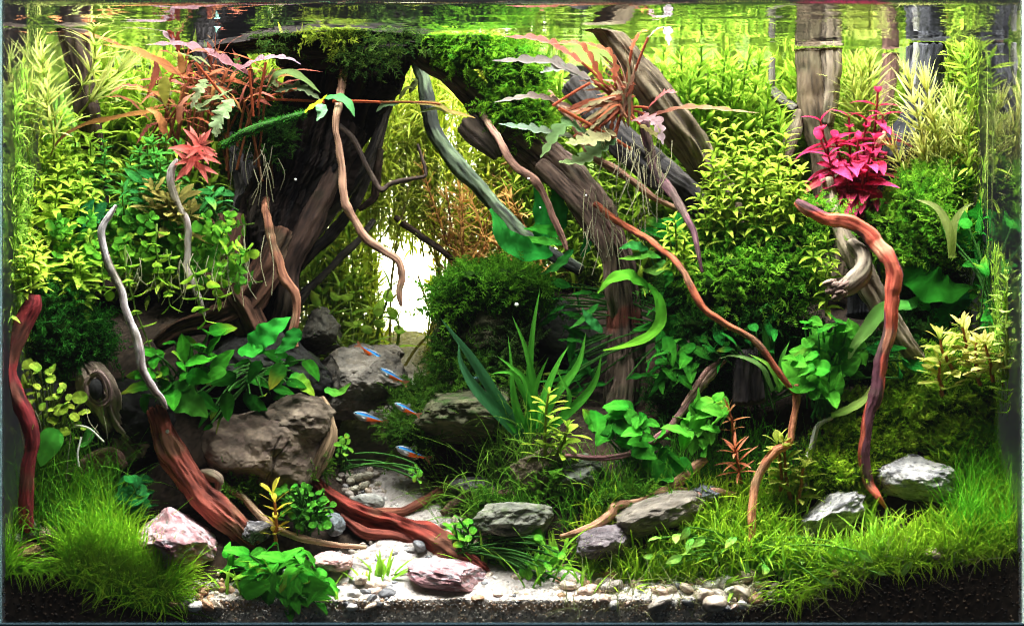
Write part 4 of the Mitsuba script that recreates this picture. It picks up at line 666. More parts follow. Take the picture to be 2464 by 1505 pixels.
# ---------------------------------------------------------------- left side
for i, (x, y, Y, fx, fy) in enumerate([(100, 150, .06, 140, 330), (45, 215, .055, 85, 340), (110, 250, .05, 130, 360), (25, 280, .05, 60, 400), (235, 62, .075, 165, 260), (285, 175, .08, 190, 280), (88, 108, .075, 120, 300)]):
    stem_plant('needle_plant', 'pale green needle leaved stem in the bush at the upper left' if i not in (4, 5) else ('needle leaved stem rising to the surface in front of the black trunk' if i == 4 else 'needle leaved stem leaning right in front of the black trunk'), 'plant', [(fx, fy, Y + .01), ((fx + x) / 2 + (22 if i == 4 else 0), (fy + y) / 2, Y + .004), (x, y, Y)], 34, 9, 100, 6.6, 'needle', .6, -.5 if i % 2 else .4, (.38, .44, .09), (.52, .56, .18), (.26, .30, .06), group='needle leaved stems at the upper left' if i not in (4, 5) else None, tipgrow=.35, nu=5, nv=2, start=.3, seed=i)
rg = np.random.default_rng(5)
for i in range(40):
    col, row = i % 5, i // 5
    x, y = 44 + col * 43 + rg.uniform(-20, 20) - (8 if row > 5 else 0), 292 + row * 47 + rg.uniform(-18, 18); Y = .05 + .012 * (7 - row) / 2 + .006 * rg.uniform(-1, 1) + .002 * col
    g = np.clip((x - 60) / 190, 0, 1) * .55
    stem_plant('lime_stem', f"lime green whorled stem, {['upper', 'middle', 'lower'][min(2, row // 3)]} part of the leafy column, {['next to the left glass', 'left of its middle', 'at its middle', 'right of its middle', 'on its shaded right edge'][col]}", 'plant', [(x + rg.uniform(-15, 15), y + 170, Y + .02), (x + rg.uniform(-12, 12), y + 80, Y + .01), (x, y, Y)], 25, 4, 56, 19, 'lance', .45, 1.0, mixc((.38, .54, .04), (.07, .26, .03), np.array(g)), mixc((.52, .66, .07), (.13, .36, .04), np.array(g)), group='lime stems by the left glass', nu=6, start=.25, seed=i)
for i, (x, y, fx, fy) in enumerate([(48, 600, 70, 720), (28, 640, 66, 716), (82, 590, 80, 715)]):
    stem_plant('lime_stem', 'lime green sprig sprouting from the top of the dark red branch', 'plant', [(fx, fy, .022), ((x + fx) / 2, (y + fy) / 2, .02), (x, y, .017)], 24, 4, 54, 17, 'lance', .5, .9, (.33, .48, .04), (.45, .58, .07), group='sprigs on the dark red branch', nu=7, seed=100 + i)
rg = np.random.default_rng(6)
for i in range(16):
    x, y = 300 + rg.uniform(-70, 130), 360 + rg.uniform(-50, 110); Y = .085 + rg.uniform(-.01, .02)
    stem_plant('green_stem', f'mid green whorled stem, {at_cell(x, y, 230, 430, 310, 470)} in the group behind the pale grey root', 'plant', [(x, y + 170, Y + .02), (x + rg.uniform(-10, 10), y + 80, Y + .01), (x, y, Y)], 28, 4, 44, 14, 'lance', .45, .8, (.035, .19, .025), (.09, .30, .04), group='mid green stems behind the pale grey root', nu=6, seed=i)
# red brown lobed leaves at the left
k = thing('lobed_plant', 'red brown lobed leaf plant spreading under the surface at the left', 'plant')
BRN, RST, PGR, OLV, PGN = (.11, .032, .022), (.22, .065, .030), (.25, .16, .18), (.10, .12, .05), (.22, .30, .13)
LF = [([(470, 205, .11), (377, 147, .1), (310, 118, .095), (248, 108, .09)], 34, 'lance', RST, (.46, .22, .07)), ([(378, 150, .095), (372, 190, .09), (352, 236, .088)], 18, 'lance', BRN, RST), ([(300, 112, .1), (215, 84, .095), (160, 74, .093), (110, 80, .09)], 17, 'lance', RST, (.5, .2, .08)),
      ([(430, 120, .1), (385, 58, .095), (345, 34, .09), (288, 12, .088)], 34, 'lobed', PGR, (.28, .21, .23)), ([(600, 180, .1), (530, 140, .095), (440, 108, .09), (350, 108, .085)], 36, 'lobed', (.22, .09, .10), PGR), ([(560, 175, .1), (630, 142, .095), (690, 140, .09), (724, 155, .088)], 26, 'lobed', (.26, .13, .14), (.30, .22, .26)),
      ([(560, 238, .07), (540, 268, .066), (524, 298, .065), (520, 330, .065)], 50, 'lobed', (.24, .36, .15), (.34, .46, .24)), ([(495, 190, .085), (482, 215, .08), (470, 240, .08), (460, 262, .08)], 34, 'lobed', PGN, (.3, .34, .2)), ([(640, 220, .09), (672, 178, .085), (716, 182, .082), (772, 224, .08)], 30, 'lance', (.06, .10, .03), (.10, .15, .05)),
      ([(660, 222, .085), (710, 212, .082), (740, 220, .08), (772, 242, .08)], 40, 'lobed', (.06, .08, .04), (.09, .12, .06)), ([(780, 236, .075), (815, 236, .072), (840, 252, .07), (854, 282, .07)], 30, 'lance', (.05, .22, .06), (.10, .30, .10)), ([(400, 262, .09), (310, 278, .085), (200, 302, .08), (140, 340, .08), (118, 386, .08)], 22, 'lance', (.24, .11, .03), (.10, .05, .02)),
      ([(398, 255, .08), (396, 225, .078), (398, 180, .076)], 34, 'spat', (.26, .24, .04), (.34, .34, .06)), ([(470, 270, .085), (500, 262, .08), (480, 258, .08), (560, 215, .08)], 22, 'lobed', OLV, PGN), ([(430, 300, .085), (440, 250, .08), (470, 222, .078)], 24, 'lance', (.34, .12, .06), (.48, .20, .14)), ([(400, 330, .085), (380, 280, .08), (350, 260, .08)], 26, 'lance', RST, (.42, .2, .07)),
      ([(420, 100, .1), (408, 70, .097), (405, 40, .095)], 16, 'lance', (.22, .04, .025), BRN), ([(430, 130, .1), (428, 90, .097), (440, 55, .095)], 14, 'lance', (.26, .05, .03), BRN), ([(765, 250, .07), (775, 270, .068), (762, 292, .067)], 28, 'ovate', (.14, .32, .16), (.2, .4, .2)), ([(520, 30, .08), (524, 55, .079), (520, 80, .078)], 16, 'blade', (.18, .36, .32), (.22, .42, .36))]
for i, (pt, w, pf, a, b) in enumerate(LF): part(k, 'leaf', ribbon(pt, w, pf, a, b, seed=i, wave=.18, fold=.25, rib=.8 if pf == 'lobed' else 1.2), 'leaf_mat')
rg = np.random.default_rng(8); st = []
for i in range(135):
    hx, hy = [(400, 235), (560, 220), (610, 200), (480, 170)][i % 4]; hx += rg.uniform(-50, 50); hy += rg.uniform(-30, 60); a = rg.uniform(2.2, 7.2) if i % 3 else rg.uniform(0, 6.28); l = rg.uniform(60, 150); Y = rg.uniform(.085, .15)
    x2, y2 = hx + l * math.cos(a), hy + .55 * l * math.sin(a) - 12
    c = [BRN, RST, (.16, .06, .03), (.30, .14, .05), OLV, (.22, .07, .05)][rg.integers(6)]
    part(k, 'leaf', ribbon([(hx, hy, Y + .01), ((hx + x2) / 2, (hy + y2) / 2 - 14, Y), (x2, y2, Y - .006)], rg.uniform(8, 20), 'lobed' if i % 4 == 0 else 'lance', c, np.array(c) * 1.5, face=(rg.normal(0, .3), -.5, .8), seed=i, wave=.15, nu=24 if i % 4 == 0 else 10), 'leaf_mat')
    if i < 34: st.append(petiole(P(hx + rg.uniform(-60, 60), 380 + rg.uniform(-50, 60), Y + .015), P(hx, hy, Y + .01), .0009, (.20, .07, .03), 0.05))
for a, b in [((640, 240), (780, 246)), ((640, 235), (715, 214)), ((620, 260), (640, 150)), ((560, 260), (470, 150)), ((610, 280), (600, 170)), ((800, 244), (915, 246))]: st.append(petiole(P(*a, .085), P(*b, .08), .0009, (.30, .07, .03), .02))
part(k, 'stems', join(st), 'leaf_mat', kind='stuff')
k = stem_plant('star_plant', 'coral pink star shaped plant top at the left', 'plant', [(455, 420, .075), (468, 385, .065), (476, 360, .058), (480, 352, .050)], 19, 4, 68, 17, 'lance', .30, .5, (.26, .04, .03), (.44, .12, .10), (.3, .08, .05), parts=True, tipgrow=.55, nu=8, nv=5, start=.3, fold=.35)
for i, (x, y) in enumerate([(405, 480), (440, 500), (372, 462), (425, 455)]):
    stem_plant('bronze_plant', 'olive bronze broad leaved sprig between the two hanging roots', 'plant', [(x, y + 70, .075), (x + 4, y + 30, .07), (x, y, .066)], 20, 4, 64, 23, 'spat', .5, .5, (.13, .14, .03), (.26, .22, .06), group='olive bronze sprigs between the hanging roots', parts=True, nu=8, nv=5, seed=i)
broadleaf('broad_leaf_plant', 'dark green pointed leaves clinging to the trunk beside the pale grey root', 'plant', (520, 520, .09), [(500, 480, .08, 56, 36, 12), (330, 450, .08, 50, 40, 9)], 58, .36, (.02, .15, .03), (.05, .25, .05), 'lance', 31)
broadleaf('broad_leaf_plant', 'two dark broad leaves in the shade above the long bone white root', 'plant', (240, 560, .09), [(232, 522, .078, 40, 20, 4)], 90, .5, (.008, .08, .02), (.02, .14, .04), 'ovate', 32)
# creeping round leaves
rg = np.random.default_rng(9)
RL = [(160 + rg.uniform(-20, 430), 545 + rg.uniform(-40, 105)) for i in range(56)]
for i, (x, y) in enumerate(RL):
    Y = .058 + rg.uniform(-.006, .026); b = rg.uniform(0, 1)
    stem_plant('creeping_stem', f'small round leaved stem in the {at_cell(x, y, 140, 570, 505, 650)} part of the creeping mat', 'plant', [(x + rg.uniform(-60, 60), y + rg.uniform(10, 60), Y + .02), (x + rg.uniform(-20, 20), y + 26, Y + .008), (x, y, Y)], 22, 2, 29, 22, 'round', .3, .5, mixc((.03, .17, .015), (.10, .30, .02), np.array(b)), mixc((.06, .24, .02), (.17, .40, .03), np.array(b)), (.10, .18, .03), .0005, group='creeping round leaved stems left of the trunk', nu=7, nv=5, tipgrow=.3, start=.2, seed=i)
for i, pt in enumerate([[(300, 590, .05), (305, 640, .048), (322, 720, .046), (350, 800, .046), (375, 860, .044), (382, 900, .044)], [(400, 600, .055), (410, 640, .052), (408, 690, .05), (412, 730, .05)], [(460, 640, .052), (475, 690, .05), (478, 740, .05), (490, 780, .05)], [(380, 540, .05), (378, 590, .046), (385, 640, .044), (388, 660, .044)], [(540, 620, .06), (560, 600, .058), (590, 610, .056)], [(250, 620, .05), (240, 660, .048), (255, 690, .047)], [(530, 660, .06), (515, 700, .056), (520, 720, .055)]]):
    stem_plant('trailing_stem', ['round leaved strand trailing down beside the bone white root', 'short round leaved strand hanging left of the pale grey root', 'round leaved strand hanging below the pale grey root', 'round leaved strand between the two pale roots', 'round leaved sprig reaching over the trunk', 'round leaved strand hanging above the dark moss bush', 'round leaved strand hanging in front of the trunk roots'][i], 'plant', pt, 30 if i else 38, 2, 36, 28, 'round', .2, .3, (.14, .34, .02), (.28, .44, .04), (.16, .26, .05), .0006, nu=7, nv=5, parts=True, tipgrow=.1, seed=200 + i)
# thin pale aquatic roots
k = thing('hanging_rootlets', 'thin pale rootlets hanging under the creeping stems and on the trunk', 'roots', kind='stuff'); rg = np.random.default_rng(10); out = []
for (x0, x1, y0, y1, Y, n, l) in [(300, 560, 600, 680, .058, 34, 80), (520, 600, 560, 640, .07, 10, 110), (560, 680, 340, 420, .10, 12, 90), (1400, 1560, 420, 560, .095, 40, 90), (1440, 1600, 300, 420, .085, 24, 80), (1480, 1620, 330, 420, .08, 14, 100), (560, 660, 480, 700, .085, 6, 130), (40, 250, 980, 1090, .03, 10, 90), (930, 960, 640, 800, .26, 6, 150)]:
    for i in range(n):
        x, y = rg.uniform(x0, x1), rg.uniform(y0, y1); ll = l * rg.uniform(.4, 1.3); d = rg.normal(0, 18)
        out.append(wire(curve([(x, y, Y), (x + d * .3 + rg.normal(0, 6), y + ll * .5, Y - .003), (x + d, y + ll, Y - .002)], 8), .00025, np.array((.42, .40, .26)) * rg.uniform(.5, 1.3), 4))
put(k, join(out), 'leaf_mat')
# broad leaves at lower left
broadleaf('broad_leaf_plant', 'glossy dark green broad leaves around the tip of the bone white root', 'plant', (440, 960, .07), [(420, 880, .045, 120, 70, 17), (500, 820, .06, 60, 50, 5), (380, 940, .05, 80, 40, 6)], 72, .58, (.016, .11, .008), (.04, .25, .014), 'ovate', 33, bend=.4)
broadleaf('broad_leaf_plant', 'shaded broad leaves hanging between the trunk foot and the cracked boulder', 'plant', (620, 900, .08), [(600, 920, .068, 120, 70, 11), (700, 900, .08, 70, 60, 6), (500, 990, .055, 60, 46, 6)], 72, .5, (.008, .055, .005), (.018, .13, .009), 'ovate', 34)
k = thing('broad_leaf_plant', 'large crinkled green leaves under the trunk beside the rust coloured root', 'plant')
for i, (pt, w, a, b) in enumerate([([(600, 845, .06), (630, 815, .056), (660, 790, .055), (700, 762, .056)], 66, (.015, .20, .02), (.04, .36, .04)), ([(575, 838, .06), (610, 845, .055), (640, 828, .054)], 40, (.02, .24, .02), (.05, .38, .04)), ([(700, 900, .07), (730, 925, .066), (758, 952, .064)], 40, (.02, .2, .02), (.24, .4, .03)), ([(780, 935, .07), (815, 945, .066), (845, 920, .064)], 22, (.05, .26, .03), (.14, .38, .04)), ([(720, 790, .08), (690, 830, .075), (660, 850, .074)], 40, (.008, .1, .012), (.02, .16, .02)), ([(400, 930, .045), (440, 960, .04), (480, 985, .04), (500, 1005, .04)], 84, (.02, .12, .012), (.04, .16, .015))]):
    part(k, 'leaf', ribbon(pt, w, 'ovate', a, b, nv=7, wave=.25, seed=i, face=(.1, -.8, .55)), 'leaf_mat')
broadleaf('broad_leaf_plant', 'small dark round leaves behind the pink and white stone', 'plant', (335, 1260, .05), [(325, 1195, .045, 44, 62, 16)], 56, .66, (.01, .10, .02), (.03, .22, .045), 'ovate', 35)
broadleaf('round_leaf_plant', 'yellowish round leaved stems in the left corner by the dark red branch', 'plant', (120, 1080, .05), [(110, 960, .035, 60, 90, 22), (170, 1000, .04, 50, 60, 10), (60, 900, .05, 30, 60, 8)], 34, .8, (.14, .26, .02), (.30, .42, .05), 'round', 36, pet=(.14, .2, .05))
k = thing('round_leaf_plant', 'single large oval leaf with white rootlets at the left', 'plant')
part(k, 'leaf', ribbon([(140, 1032, .022), (122, 1060, .02), (108, 1090, .02), (98, 1122, .02)], 60, 'ovate', (.05, .30, .03), (.10, .40, .04), nv=7, face=(.2, -.9, .3), seed=1), 'leaf_mat')
part(k, 'leaf', ribbon([(225, 1030, .03), (205, 1065, .03), (186, 1075, .03)], 34, 'ovate', (.03, .18, .02), (.06, .26, .03), nv=5, seed=2), 'leaf_mat')
part(k, 'rootlet', wire(curve([(180, 1022, .03), (215, 1030, .026), (250, 1062, .024)]), .0006, (.6, .62, .5)), 'leaf_mat'); part(k, 'rootlet', wire(curve([(196, 1050, .026), (187, 1090, .024), (190, 1122, .024)]), .0006, (.66, .68, .6)), 'leaf_mat'); part(k, 'rootlet', wire(curve([(95, 1060, .02), (84, 1075, .02), (82, 1092, .02)]), .0007, (.7, .7, .66)), 'leaf_mat')
GL0, GL1 = (.11, .36, .012), (.30, .58, .03)
def left_ok(x, Y): return (x < 400 - 900 * np.maximum(Y - .03, 0)) & ~((np.abs(x - 95) < 80) & (Y < .044)) & ~((x > 270) & (Y > .03)) & ~((x > 310) & (Y > .018))
grass('hairgrass', 'thick hairgrass lawn at the front left, overhanging the dark soil', 3800, -20, 415, .002, .075, .020, .040, .0012, GL0, GL1, 41, left_ok, bias=1.25, lean=.5)
grass('hairgrass', 'long loose grass blades rising at the left glass', 420, -20, 300, .02, .07, .035, .075, .0008, (.05, .26, .015), (.16, .44, .03), 42, lean=.4, bend=(.4, 2.2))
grass('hairgrass', 'dense soft grass tuft in front of the pink and white stone', 1900, 180, 430, .006, .022, .018, .034, .0011, (.16, .42, .012), (.40, .64, .04), 43, lean=.7, bend=(.4, 2.0))
fringe('drooping fringe of hairgrass hanging over the front left soil', 520, 0, 430, GL0, GL1, 520)
# ---------------------------------------------------------------- centre front
broadleaf('front_leaf_plant', 'bright green broad leaved clump at the centre front on the sand', 'plant', (690, 1420, .022), [(690, 1395, .012, 112, 66, 34), (600, 1340, .022, 80, 34, 10), (745, 1425, .008, 64, 40, 12)], 92, .46, (.03, .24, .016), (.08, .40, .03), 'ovate', 51, bend=.6, face=(0, -.5, .85))
stem_plant('yellow_sprig', 'upright yellow orange sprig behind the bright front leaves', 'plant', [(664, 1312, .034), (667, 1250, .033), (664, 1180, .032)], 20, 4, 50, 15, 'spat', .5, .2, (.46, .38, .03), (.62, .54, .08), (.42, .17, .05), .0011, parts=True, nu=7, nv=3, tipgrow=.1, start=.2)
broadleaf('clover_leaf_plant', 'tiny round leaved green plants left of the dark red root', 'plant', (740, 1260, .05), [(740, 1225, .045, 66, 60, 44), (690, 1190, .05, 40, 30, 10)], 24, .85, (.03, .17, .015), (.09, .32, .03), 'round', 52)
broadleaf('clover_leaf_plant', 'tiny round leaved green plants right of the dark red root', 'plant', (1115, 1330, .04), [(1110, 1275, .036, 34, 40, 14), (1310, 1360, .024, 60, 50, 18), (1290, 1290, .03, 20, 16, 3)], 32, .72, (.04, .22, .015), (.13, .36, .03), 'round', 53)
broadleaf('clover_leaf_plant', 'tiny round leaved sprigs on the upper path beside the curved wood', 'plant', (828, 1120, .085), [(826, 1075, .08, 24, 36, 10), (1005, 1140, .07, 20, 26, 4)], 22, .7, (.06, .22, .02), (.14, .34, .03), 'round', 54)
def tuft(name, label, x, Y, n, l0, l1, W, c0, c1, seed, spread=14, lean=.55, bend=(.3, 1.5)):
    rg = np.random.default_rng(seed); k = thing(name, label, 'grass'); B = np.array([G(x + rg.normal(0, spread), Y + rg.normal(0, .003), -.001) for i in range(n)])
    a = rg.uniform(0, 6.28, n); t = np.abs(rg.normal(0, lean, n)); D = np.stack([np.sin(t) * np.cos(a), np.sin(t) * np.sin(a) * .6 - .1, np.cos(t)], 1)
    leaf_parts(k, leafset(B, D, np.stack([-np.sin(t) * np.cos(a) * 1.5, -.5 + 0 * a, np.cos(t) * .2 + .5], 1), rg.uniform(l0, l1, n), W, 'blade', 9, 3, rg.uniform(*bend, n), .2, 0, c0, c1, .25, seed=seed, sway=.25), name='blade')
for i, (x, Y, n, l, w, s) in enumerate([(925, .028, 12, .030, .0022, 'small grass tuft on the sand under the dark red root'), (880, .024, 9, .022, .0018, 'smaller grass tuft left of the flat pink stone'), (610, .016, 9, .028, .002, 'thin grass tuft left of the bright front leaves'), (560, .012, 8, .022, .0018, 'sparse grass tuft at the left end of the sand'), (1170, .034, 12, .032, .002, 'grass tuft right of the end of the red root'), (1230, .038, 14, .036, .0024, 'broad bladed grass tuft beside the mossy grey stone'), (1330, .036, 16, .040, .0024, 'broad bladed grass tuft left of the purple grey stone'), (1290, .020, 12, .034, .0016, 'pale grass tuft over the round pebbles'), (1410, .016, 14, .03, .0015, 'pale grass tuft trailing onto the white sand'), (820, .010, 5, .020, .002, 'few grass blades among the pink pebbles')]):
    tuft('grass_tuft', s, x, Y, n, l * .6, l * 1.1, w, (.10, .30, .02) if l < .035 else (.06, .28, .02), (.26, .48, .04), 300 + i)
grass('tangled_grass', 'tangle of thin dark green blades left of the blade leaved tuft', 520, 1060, 1300, .075, .12, .03, .06, .0007, (.06, .18, .015), (.16, .32, .03), 61, lean=.9, bend=(.6, 2.6))
grass('tangled_grass', 'thin bright grass behind the flat mossy stone', 700, 1240, 1640, .05, .075, .016, .034, .0007, (.05, .24, .02), (.15, .42, .03), 62, lean=.6)
# blade tuft
k = thing('blade_plant', 'tall green blade leaved tuft in the centre, blades fanning out', 'plant')
BL = [([(1262, 1045, .09), (1200, 960, .08), (1135, 860, .07), (1060, 765, .062)], 34), ([(1250, 1048, .088), (1190, 985, .078), (1140, 930, .07), (1108, 870, .066), (1104, 822, .066)], 38), ([(1280, 1040, .09), (1275, 920, .085), (1282, 800, .08), (1300, 690, .078)], 22), ([(1282, 1040, .085), (1285, 940, .08), (1265, 840, .075), (1232, 758, .072)], 22), ([(1300, 1040, .09), (1330, 960, .09), (1390, 880, .088), (1410, 800, .088)], 30), ([(1310, 1040, .09), (1380, 980, .085), (1430, 920, .083), (1448, 850, .082)], 28), ([(1270, 1040, .08), (1245, 980, .075), (1238, 940, .073), (1234, 900, .072)], 20), ([(1290, 1010, .075), (1265, 920, .07), (1240, 890, .066), (1195, 855, .064)], 20), ([(1280, 990, .075), (1240, 905, .07), (1210, 895, .068), (1180, 900, .066)], 18), ([(1265, 1030, .078), (1280, 960, .074), (1300, 900, .072), (1320, 858, .07)], 18), ([(1250, 1035, .08), (1235, 960, .078), (1230, 870, .078), (1222, 805, .08)], 14), ([(1330, 1030, .085), (1370, 960, .082), (1350, 910, .08), (1340, 890, .08)], 16), ([(1290, 1030, .085), (1315, 940, .088), (1345, 870, .09), (1370, 830, .092)], 24), ([(1240, 1040, .085), (1215, 1000, .083), (1190, 950, .082), (1165, 930, .08)], 16)]
for i, (pt, w) in enumerate(BL): part(k, 'blade', ribbon(pt, w * .8, 'blade', (.03, .20, .016) if i > 1 else (.02, .11, .03), (.08, .32, .03) if i > 1 else (.05, .17, .07), seed=i, nu=20, nv=5, fold=.25, face=(.2 if i % 2 else -.3, -.9, .3)), 'leaf_mat')
for i, (pt, n) in enumerate([([(1316, 1130, .066), (1310, 1060, .064), (1312, 990, .062), (1318, 945, .06)], 26), ([(1340, 1100, .066), (1352, 1060, .063), (1360, 1025, .062)], 26)]):
    stem_plant('yellow_green_plant', ['yellow green broad leaved stem in front of the blade tuft', 'short yellow green stem at the right of the blade tuft'][i], 'plant', pt, n, 4, 62, 20, 'spat', .45, .5, (.17, .34, .025), (.34, .46, .05), (.20, .24, .04), .0011, parts=True, nu=8, nv=5, seed=70 + i)
# leaves in front of the glowing gap, and the stems there
for i, (pt) in enumerate([[(905, 850, .2), (912, 780, .2), (930, 720, .2), (938, 690, .2)], [(850, 850, .19), (845, 760, .19), (830, 680, .19)], [(800, 850, .18), (800, 760, .18), (815, 690, .18)], [(870, 850, .18), (880, 800, .18), (900, 760, .18)], [(830, 840, .16), (800, 790, .16), (770, 740, .16)], [(950, 850, .22), (958, 800, .22), (948, 760, .22)]]):
    stem_plant('gap_stem', 'backlit oval leaved stem at the left edge of the glowing gap', 'plant', pt, 34, 2, 60, 26, 'ovate', .5, .4, (.16, .32, .03), (.30, .44, .06), (.2, .28, .06), .0011, group='backlit stems at the left edge of the gap', parts=True, nu=7, nv=5, seed=i, tipgrow=.2)
for i, pt in enumerate([[(935, 850, .25), (940, 700, .25), (960, 560, .25), (990, 420, .25)], [(1030, 900, .23), (1060, 830, .23), (1040, 760, .23), (1010, 660, .23)], [(975, 880, .24), (1010, 830, .24), (1045, 780, .24), (1070, 640, .24)], [(1045, 910, .21), (1038, 860, .21), (1052, 800, .21), (1040, 740, .21)]]):
    stem_plant('gap_stem', 'thin bare leggy stem crossing the bright gap', 'plant', pt, 60, 2, 62, 7, 'needle', .5, .4, (.20, .24, .04), (.36, .36, .06), (.22, .20, .05), .0009, group='leggy stems crossing the gap', seed=20 + i, nu=6, nv=2)
# broad fern leaves right of the gap
thicket('gap_twigs', 'fine twiggy stems hazing the edges and the upper part of the bright gap', [
    (26, 900, 1060, .24, .30, 300, 520, 640, 160, 20, 3, 46, 5, (.46, .54, .06), (.6, .66, .14), .3), (12, 880, 930, .23, .28, 560, 720, 880, 40, 22, 3, 34, 6, (.36, .46, .04), (.5, .58, .08), .4), (16, 1030, 1085, .23, .28, 560, 760, 900, 36, 20, 3, 32, 5, (.42, .46, .05), (.54, .54, .08), .3),
    (11, 925, 1045, .24, .28, 540, 720, 870, 70, 50, 2, 34, 4.5, (.14, .15, .03), (.26, .28, .05), .3)], 15, mat='matte_leaf_mat')
thicket('arch_stems', 'yellow green feathery stems filling the top of the arch', [(26, 940, 1180, .24, .30, 150, 260, 620, 160, 20, 4, 66, 6.5, (.46, .56, .05), (.62, .68, .12), .4)], 16, mat='matte_leaf_mat')
k = thing('fern_leaf_plant', 'glossy dark green strap leaves between the pale branch and the arched limb', 'plant')
FL = [([(1330, 612, .10), (1262, 600, .095), (1215, 570, .09), (1196, 530, .09), (1180, 502, .092)], 58, (.015, .22, .025), (.04, .34, .05)), ([(1362, 570, .115), (1310, 552, .11), (1260, 550, .11)], 28, (.02, .24, .02), (.05, .34, .03)), ([(1360, 585, .105), (1310, 580, .1), (1268, 574, .1), (1245, 578, .1)], 22, (.03, .3, .03), (.10, .42, .04)), ([(1300, 620, .12), (1310, 540, .12), (1300, 480, .125), (1285, 430, .125)], 54, (.01, .16, .02), (.02, .22, .03)), ([(1350, 560, .13), (1345, 500, .13), (1330, 440, .13)], 46, (.008, .11, .015), (.02, .18, .02)), ([(1400, 620, .12), (1420, 560, .12), (1400, 500, .125)], 30, (.008, .10, .015), (.015, .14, .02)), ([(1380, 600, .1), (1340, 640, .1), (1300, 660, .1)], 26, (.01, .10, .015), (.03, .16, .02))]
for i, (pt, w, a, b) in enumerate(FL): part(k, 'leaf', ribbon(pt, w, 'lance', a, b, nv=7, wave=.35, seed=i, face=(-.4, -.8, .35), W0=.12), 'leaf_mat')
k = thing('fern_leaf_plant', 'bright green leaves curling in a ring round the red stained limb', 'plant')
for i, (pt, w, a, b) in enumerate([([(1562, 690, .085), (1510, 662, .075), (1470, 672, .074), (1438, 705, .076)], 34, (.05, .30, .02), (.14, .42, .03)), ([(1560, 682, .085), (1585, 720, .08), (1590, 770, .078), (1565, 805, .076), (1510, 830, .074), (1452, 842, .074)], 28, (.05, .30, .02), (.18, .46, .03)), ([(1590, 770, .08), (1580, 800, .08), (1575, 810, .08)], 22, (.03, .24, .02), (.06, .3, .02)), ([(1590, 620, .08), (1560, 612, .078), (1520, 620, .078), (1490, 622, .08)], 22, (.04, .24, .03), (.16, .40, .04)), ([(1560, 600, .08), (1520, 590, .078), (1490, 598, .08)], 26, (.02, .16, .03), (.04, .22, .04)), ([(1600, 625, .08), (1580, 650, .08), (1545, 650, .08)], 30, (.06, .24, .04), (.16, .34, .05)), ([(1600, 640, .08), (1610, 670, .08), (1600, 690, .08)], 26, (.02, .2, .02), (.05, .28, .03)), ([(1450, 800, .09), (1420, 770, .09), (1400, 740, .09)], 26, (.02, .13, .03), (.03, .18, .04)), ([(1440, 730, .1), (1400, 770, .1), (1370, 790, .1)], 18, (.02, .16, .02), (.05, .22, .03))]):
    part(k, 'leaf', ribbon(pt, w, 'lance', a, b, nv=5, wave=.25, seed=i, face=(0, -.8, .5), W0=.15, nu=22), 'leaf_mat')
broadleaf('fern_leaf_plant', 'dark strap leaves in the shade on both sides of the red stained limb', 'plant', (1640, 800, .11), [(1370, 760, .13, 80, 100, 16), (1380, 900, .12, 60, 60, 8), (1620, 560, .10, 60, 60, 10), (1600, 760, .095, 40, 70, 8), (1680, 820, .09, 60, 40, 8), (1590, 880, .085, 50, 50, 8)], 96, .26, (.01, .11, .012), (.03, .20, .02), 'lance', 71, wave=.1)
# ---------------------------------------------------------------- right side
k = thing('lobed_plant', 'pinkish brown lobed leaf rosette fanning over the arched limb', 'plant'); CR = (1500, 262)
PK, GP = (.34, .12, .11), (.20, .18, .17)
RF = [((1400, 150), (1310, 98), (1215, 88), 26, (.36, .11, .07), PK), ((1430, 200), (1330, 150), (1185, 146), 32, (.20, .17, .15), GP), ((1420, 190), (1350, 165), (1300, 175), 34, GP, (.25, .28, .23)), ((1380, 260), (1290, 232), (1190, 246), 22, (.22, .12, .09), (.30, .28, .25)), ((1380, 330), (1290, 312), (1200, 298), 28, (.12, .13, .07), (.24, .36, .26)), ((1480, 318), (1420, 338), (1360, 345), 44, (.19, .16, .08), (.28, .30, .14)), ((1480, 330), (1400, 385), (1345, 390), 40, (.05, .12, .05), (.22, .30, .12)), ((1520, 290), (1575, 290), (1596, 348), 32, (.25, .13, .13), (.30, .23, .25)), ((1560, 260), (1600, 225), (1630, 222), 26, (.32, .07, .06), (.40, .18, .18)), ((1560, 280), (1660, 258), (1825, 272), 16, (.30, .10, .08), (.34, .26, .13)), ((1450, 200), (1400, 110), (1330, 105), 20, (.34, .08, .04), (.46, .18, .10)), ((1480, 200), (1470, 130), (1400, 100), 20, (.34, .09, .05), (.40, .16, .08)), ((1540, 300), (1590, 330), (1580, 300), 16, (.30, .26, .10), (.36, .36, .14)), ((1420, 330), (1360, 300), (1300, 380), 34, (.06, .13, .05), (.14, .22, .08)), ((1560, 90), (1600, 60), (1610, 110), 26, (.40, .26, .28), (.46, .42, .46)), ((1520, 120), (1540, 80), (1560, 75), 22, (.5, .12, .06), (.55, .2, .1))]
for i, (a, b, c, w, c0, c1) in enumerate(RF): part(k, 'leaf', ribbon([(a[0], a[1], .09), (b[0], b[1], .075), (c[0], c[1], .068)], w * 1.25, 'lobed', c0, c1, seed=i, wave=.15, fold=.25, rib=.75, face=(0, -.7, .65)), 'leaf_mat')
rg = np.random.default_rng(12); st = [petiole(P(*CR, .10), P(*a, .09), .0009, (.34, .09, .05), .1) for a, b, c, w, c0, c1 in RF]
st += [petiole(P(1520, 360, .095), P(1345, 260, .075), .0012, (.46, .13, .06), .03), petiole(P(1330, 255, .075), P(1420, 200, .08), .001, (.4, .1, .05), .03)]
